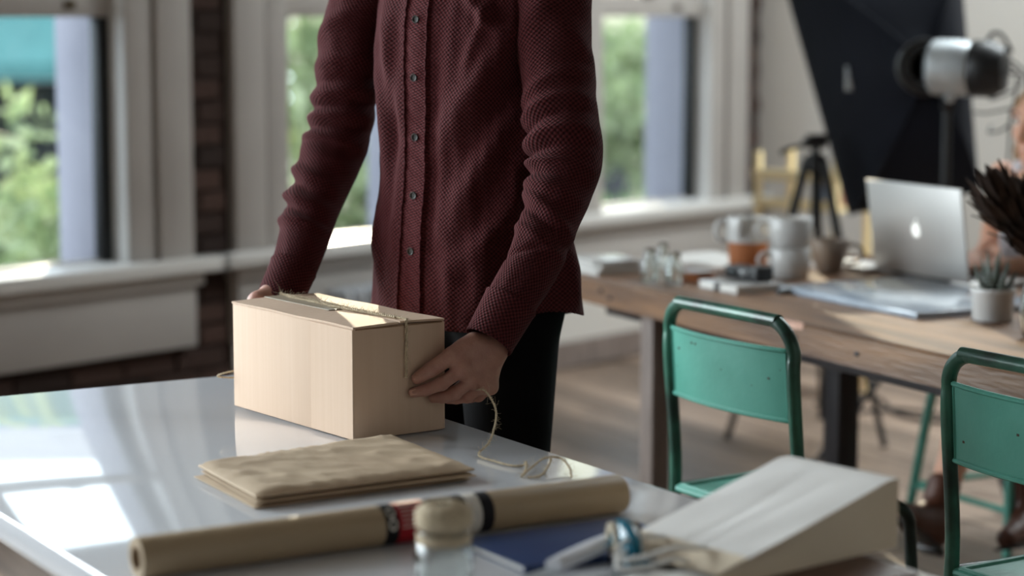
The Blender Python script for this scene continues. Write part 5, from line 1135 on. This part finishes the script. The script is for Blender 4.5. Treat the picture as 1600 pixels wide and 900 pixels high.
# softbox: rectangular fabric pyramid seen from behind
qa, qb, qd, qc = [np.array(p) for p in ((1.142, 7.3, 0.735), (0.905, 7.5, 1.614), (1.485, 6.9, 0.843), (1.415, 7.0, 1.700))]
apx = np.array([1.250, 6.62, 1.245]); sbx = thing('softbox', 'large black fabric softbox on a light stand, seen from behind', 'softbox', (1.36, 6.62, 0))
def ring_at(f_, bul=0.0):
    out = []; cor = [qa, qd, qc, qb]; cen = sum(cor)/4; axd = apx-cen; axd = axd/np.linalg.norm(axd)
    for i in range(4):
        for k in range(10):
            p = cor[i]*(1-k/10)+cor[(i+1) % 4]*(k/10); out.append(p)
    out = np.array(out); rr = np.array([apx + 0.075*((p-apx) - np.dot(p-apx, axd)*axd)/np.linalg.norm((p-apx) - np.dot(p-apx, axd)*axd) for p in out])
    q = out*(1-f_)+rr*f_; return q + axd*bul
fs = np.linspace(0, 1, 14); rings = np.array([ring_at(f_, 0.07*math.sin(PI*f_)) for f_ in fs])
b = MB().grid(rings); wpart(b.build('fabric_shell', M_softbox, ang=50, fix=True), sbx)
lip = np.array([ring_at(0.0), ring_at(0.0)*1.0 + (sum([qa, qb, qc, qd])/4-apx)/np.linalg.norm(sum([qa, qb, qc, qd])/4-apx)*0.06]); wpart(MB().grid(lip).build('front_lip', M_softbox, fix=True), sbx)
dif = ring_at(0.02); cen = dif.mean(0); wpart(MB().grid(np.array([dif, dif*0.5+cen*0.5, dif*0.02+cen*0.98])).build('diffuser', M_page, fix=True), sbx)
for cnr in (0, 10, 20, 30): wpart(MB().tube([rings[j, cnr]*1.0 for j in range(14)], 0.006, 6, smooth=False).build('rib', M_softbox), sbx)
axd = apx-(qa+qb+qc+qd)/4; axd /= np.linalg.norm(axd); axs = np.array([0.88, -0.42, -0.02]); axs /= np.linalg.norm(axs)
wpart(MB().lathe([(0.05, -0.02), (0.085, -0.02), (0.088, 0.0), (0.085, 0.02), (0.05, 0.02)], 32, M=Matrix.Translation(apx) @ Vector(axd).to_track_quat('Z', 'Y').to_matrix().to_4x4()).build('speed_ring', M_black, fix=True), sbx)
pv = [(rings[6, 4]*0.5+rings[6, 5]*0.5)]
wpart(MB().rbox((-0.012, -0.004, -0.04), (0.012, 0.006, 0.04), 0.003, M=Matrix.Translation(tuple(rings[5, 35]+np.array([0.0, -0.01, 0])))).build('strap_buckle', M_silver), sbx)
st_ = thing('studio_flash', 'silver studio flash head with a black back, behind the softbox', 'flash head', tuple(apx+axs*0.02))
SM = Matrix.Translation(apx+axs*0.012) @ Vector(axs).to_track_quat('Z', 'Y').to_matrix().to_4x4()
wpart(MB().lathe([(0, 0), (0.064, 0.0), (0.082, 0.014), (0.085, 0.085), (0.078, 0.13), (0, 0.13)], 36, M=SM).build('silver_body', M_silver, ang=40), st_)
wpart(MB().lathe([(0, 0.125), (0.076, 0.125), (0.086, 0.140), (0.086, 0.190), (0.066, 0.232), (0.03, 0.240), (0, 0.240)], 36, M=SM).build('black_back', M_black, ang=40), st_)
pbk = np.array((SM @ Vector((0, 0, 0.19)))[:]); wpart(MB().tube([pbk+np.array([-0.02, 0, 0.07]), pbk+np.array([0, 0, 0.105]), pbk+np.array([0.03, 0, 0.10]), pbk+np.array([0.06, 0, 0.05])], 0.006, 8).build('grip', M_black), st_)
for k in range(5):
    z = 0.03+0.02*k; wpart(MB().lathe([(0.0840, z), (0.0862, z+0.002), (0.0862, z+0.005), (0.0840, z+0.007)], 36, M=SM).build('cooling_fin', M_silver), st_)
mp_ = np.array((SM @ Vector((0, 0, 0.06)))[:])
wpart(MB().rbox((-0.018, -0.018, -0.13), (0.018, 0.018, -0.070), 0.004, M=Matrix.Translation(mp_)).build('tilt_bracket', M_black), st_); wpart(MB().lathe([(0, 0), (0.014, 0), (0.014, 0.02), (0, 0.022)], 16, M=Matrix.Translation(mp_+np.array([0, -0.02, -0.09])) @ Matrix.Rotation(PI/2, 4, 'X')).build('tilt_knob', M_silver), st_)
ls = thing('light_stand', 'black light stand carrying the studio flash and softbox', 'light stand', (mp_[0], mp_[1], 0))
MB().tube([(0, 0, 0.25), (0, 0, mp_[2]-0.125)], 0.014, 12, smooth=False).build('pole', M_black, ls)
for k in range(3):
    a = rad(50+120*k); MB().tube([(0, 0, 0.55), (0.38*math.cos(a), 0.38*math.sin(a), 0.01)], 0.010, 8, smooth=False).build('leg', M_black, ls)
MB().lathe([(0.013, 0.52), (0.026, 0.525), (0.026, 0.58), (0.013, 0.585)], 16).build('collar', M_black, ls)
pc = thing('power_cable', 'thin looping cable hanging from the studio flash', 'cable', tuple(pbk))
for k, (dx, dz) in enumerate(((0.10, -0.10), (0.07, -0.16), (0.085, -0.06))):
    wpart(MB().tube([pbk+np.array([0.05, -0.02, 0.03-0.02*k]), pbk+np.array([dx, -0.03, -0.02]), pbk+np.array([dx-0.015, -0.02, dz]), pbk+np.array([0.0, 0.0, dz-0.03]), pbk+np.array([-0.04+0.05*k, 0.03, dz-0.03+0.02*k])], 0.004, 6).build('loop', M_cable), pc)
wpart(MB().tube([pbk+np.array([0.06, -0.01, -0.12]), pbk+np.array([0.06, 0.02, -0.3]), pbk+np.array([0.03, 0.06, -0.5]), pbk+np.array([0.0, 0.1, -0.8]), (pbk[0]+0.02, pbk[1]+0.1, 0.02)], 0.004, 6, res=40).build('hanging_lead', M_cable), pc)

# ================================================================== the seated woman and her stool
so = thing('metal_stool', 'teal-green metal stool the woman sits on, under the wooden table', 'stool', (1.36, 5.80, 0), head_rz(240))
n = 18; b = MB()
P = [[(0.165*(1 if abs(math.cos(a)) > 0 else 1)*np.sign(math.cos(a))*abs(math.cos(a))**0.4*k, 0.165*np.sign(math.sin(a))*abs(math.sin(a))**0.4*k, 0.452-0.006*(1-k)) for a in np.linspace(0, 2*PI, 40, endpoint=False)] for k in (0.05, 0.5, 0.95, 1.0)]
P.append([(x*1.03, y*1.03, z-0.012) for x, y, z in P[-1]]); P.append([(x*1.0, y*1.0, z-0.032) for x, y, z in P[-1]])
b.grid(np.array(P)).build('seat', M_green, so, fix=True)
lg = {}
for sx in (-1, 1):
    for sy in (-1, 1):
        MB().tube([(sx*0.13, sy*0.13, 0.43), (sx*0.155, sy*0.155, 0.38), (sx*0.20, sy*0.20, 0.0)], [0.015, 0.014, 0.013], 12, res=20).build('leg', M_green, so)
for (x0, y0, x1, y1) in ((-1, -1, 1, -1), (1, -1, 1, 1), (1, 1, -1, 1), (-1, 1, -1, -1)):
    MB().tube([(x0*0.186, y0*0.186, 0.12), (x1*0.186, y1*0.186, 0.12)], 0.009, 8, smooth=False).build('stretcher', M_green, so)
wf = hv(242); wr = np.array([math.cos(rad(242)), -math.sin(rad(242)), 0])        # she faces the laptop
WX, WY = 1.44, 5.90
wo = thing('person', 'woman in a white sleeveless dress and brown ankle boots working at the laptop', 'person', (WX, WY, 0))
def wl(x, y, z): return np.array([WX, WY, 0]) + wr*x + wf*y + np.array([0, 0, z])
Rw = np.stack([wr, wf, [0, 0, 1.0]], 1)
whc = np.array([1.468, 5.97, 1.105]); whf = hv(236); whr = np.array([math.cos(rad(236)), -math.sin(rad(236)), 0])
hipR, hipL = wl(0.085, 0.02, 0.535), wl(-0.085, 0.02, 0.535)
kneL = np.array([1.222, 5.58, 0.525]); ankL = np.array([1.076, 5.414, 0.145]); toeL = ankL + 0.09*np.array([-0.57, -0.685, 0.45])
kneR = np.array([1.285, 5.66, 0.505]); ankR = np.array([1.345, 5.56, 0.115]); toeR = ankR + 0.09*np.array([-0.53, -0.84, -0.10])
shR, shL = wl(0.155, 0.0, 0.955), wl(-0.155, 0.0, 0.955)
elR = np.array([1.352, 6.11, 0.745]); hnR = np.array([1.258, 5.885, 0.738]); elL = wl(-0.20, 0.02, 0.755); hnL = np.array([1.325, 5.735, 0.738])
pw_ = [('e', wl(0, -0.01, 0.80), (0.125, 0.085, 0.17), Rw, 0.04), ('e', wl(0, -0.01, 0.58), (0.155, 0.115, 0.10), Rw, 0.04), (wl(0.04, 0, 0.93), shR, 0.045, 0.042, 0.03), (wl(-0.04, 0, 0.93), shL, 0.045, 0.042, 0.03), (wl(0, 0, 0.93), whc-np.array([0, 0, 0.07])-whf*0.02, 0.045, 0.042, 0.03),
       (shR, elR, 0.042, 0.034, 0.01), (elR, hnR, 0.034, 0.022, 0.01), (shL, elL, 0.042, 0.034, 0.01), (elL, hnL, 0.034, 0.022, 0.01),
       (hipL, kneL, 0.078, 0.052, 0.02), (kneL, (kneL+ankL)/2+np.array([0.012, 0.015, 0]), 0.052, 0.047, 0.015), ((kneL+ankL)/2+np.array([0.012, 0.015, 0]), ankL, 0.047, 0.030, 0.015), (ankL, ankL*0.7+toeL*0.3, 0.030, 0.026, 0.015),
       (hipR, kneR, 0.078, 0.052, 0.02), (kneR, (kneR+ankR)/2+np.array([0.015, 0.01, 0]), 0.052, 0.047, 0.015), ((kneR+ankR)/2+np.array([0.015, 0.01, 0]), ankR, 0.047, 0.030, 0.015), (ankR, ankR*0.7+toeR*0.3, 0.030, 0.026, 0.015)]
V1 = sdf_mesh(pw_, 0.007, 0.02); V2 = sdf_mesh(head_prims(whc, whf, whr), 0.004, 0.01)
bw = MB().add(*V1).add(*V2)
for hn, el, sd in ((hnR, elR, 1), (hnL, elL, -1)):                               # hands resting on the keyboard
    d, e, f_ = frame_from(hn-el, (0, 0, 1)); sdv = f_*sd*(1 if np.dot(f_, wr) > 0 else -1)
    fing = []
    for i, o_ in enumerate((-0.026, -0.009, 0.009, 0.025)):
        b0_ = hn + d*(0.082-abs(i-1.2)*0.004) + sdv*o_ + e*0.006; fing.append([b0_, b0_+d*0.036+e*0.004, b0_+d*0.056-e*0.004, b0_+d*0.070-e*0.014])
    th_ = [hn+d*0.028-sdv*0.026, hn+d*0.056-sdv*0.042-e*0.004, hn+d*0.080-sdv*0.046-e*0.008, hn+d*0.098-sdv*0.044-e*0.012]
    bw.add(*sdf_mesh([tuple([p[0], p[1], p[2]*0.80, p[3]*0.80] + list(p[4:])) for p in hand_prims(hn+d*0.01, hn-d*0.03, th_, fing)], 0.0028, 0.004))
wpart(bw.build('body', M_skinf, ang=180), wo)
face_bits(whc, whf, whr, wo)
u3 = np.array([0, 0, 1.0])
hpw = [('e', whc-whf*0.018+u3*0.040, (0.086, 0.104, 0.092), np.stack([whr, whf, u3], 1), 0.02), ('-', whc+whf*0.13-u3*0.05, whc+whf*0.112+u3*0.035, 0.075, 0.062, 0.012)]
for s in (-1, 1): hpw += [(whc+whr*s*0.072+whf*0.02+u3*0.05, whc+whr*s*0.085-whf*0.01-u3*0.08, 0.022, 0.028, 0.03), (whc+whr*s*0.085-whf*0.01-u3*0.08, whc+whr*s*0.075+whf*0.02-u3*0.24, 0.028, 0.014, 0.03)]
hpw.append((whc-whf*0.07+u3*0.0, whc-whf*0.085-u3*0.25, 0.07, 0.04, 0.04))
wpart(MB().add(*sdf_mesh(hpw, 0.005, 0.02)).build('hair', M_hairb, ang=180), wo)
pdress = [('e', wl(0, -0.008, 0.80), (0.138, 0.098, 0.155), Rw, 0.04), ('e', wl(0, -0.01, 0.58), (0.170, 0.130, 0.105), Rw, 0.04), (wl(0.075, 0, 0.90), wl(0.085, 0.0, 0.985), 0.030, 0.024, 0.03), (wl(-0.075, 0, 0.90), wl(-0.085, 0.0, 0.985), 0.030, 0.024, 0.03),
          (hipL, hipL*0.42+kneL*0.58, 0.092, 0.076, 0.03), (hipR, hipR*0.42+kneR*0.58, 0.092, 0.076, 0.03)]
dr_ = wpart(MB().add(*sdf_mesh(pdress, 0.006, 0.02)).build('dress', M_dress, ang=180), wo); dr_['label'] = 'white cotton dress'
for ank, toe, kn_ in ((ankL, toeL, kneL), (ankR, toeR, kneR)):
    up_ = (kn_-ank)/np.linalg.norm(kn_-ank); fw = (toe-ank)-np.dot(toe-ank, up_)*up_; fw /= np.linalg.norm(fw); hl = ank-fw*0.028-up_*0.070 if ank is ankL else ank-fw*0.03-up_*0.07
    ppb = [(ank+up_*0.075, ank-up_*0.02, 0.043, 0.041, 0.01), (ank-up_*0.02, hl+fw*0.01+up_*0.02, 0.041, 0.034, 0.02), (hl+fw*0.02+up_*0.025, hl+fw*0.19+up_*0.012, 0.036, 0.028, 0.03), (ank-up_*0.02, hl+fw*0.13+up_*0.02, 0.038, 0.030, 0.03), ('-', ank+up_*0.10, ank+up_*0.085, 0.034, 0.034, 0.004)]
    bt = wpart(MB().add(*sdf_mesh(ppb, 0.005, 0.02)).build('ankle_boot', M_shoe, ang=180), wo)
    d, e, f_ = frame_from(fw, up_); R = Matrix(np.stack([d, f_, e], 1).tolist()).to_4x4(); sole = MB().rbox((-0.03, -0.030, -0.028), (0.02, 0.030, -0.004), 0.006, M=Matrix.Translation(hl) @ R).rbox((0.0, -0.032, -0.016), (0.215, 0.032, -0.006), 0.005, M=Matrix.Translation(hl) @ R).build('sole', M_bshoe); sole.parent = bt; sole.matrix_parent_inverse = Matrix.Identity(4)
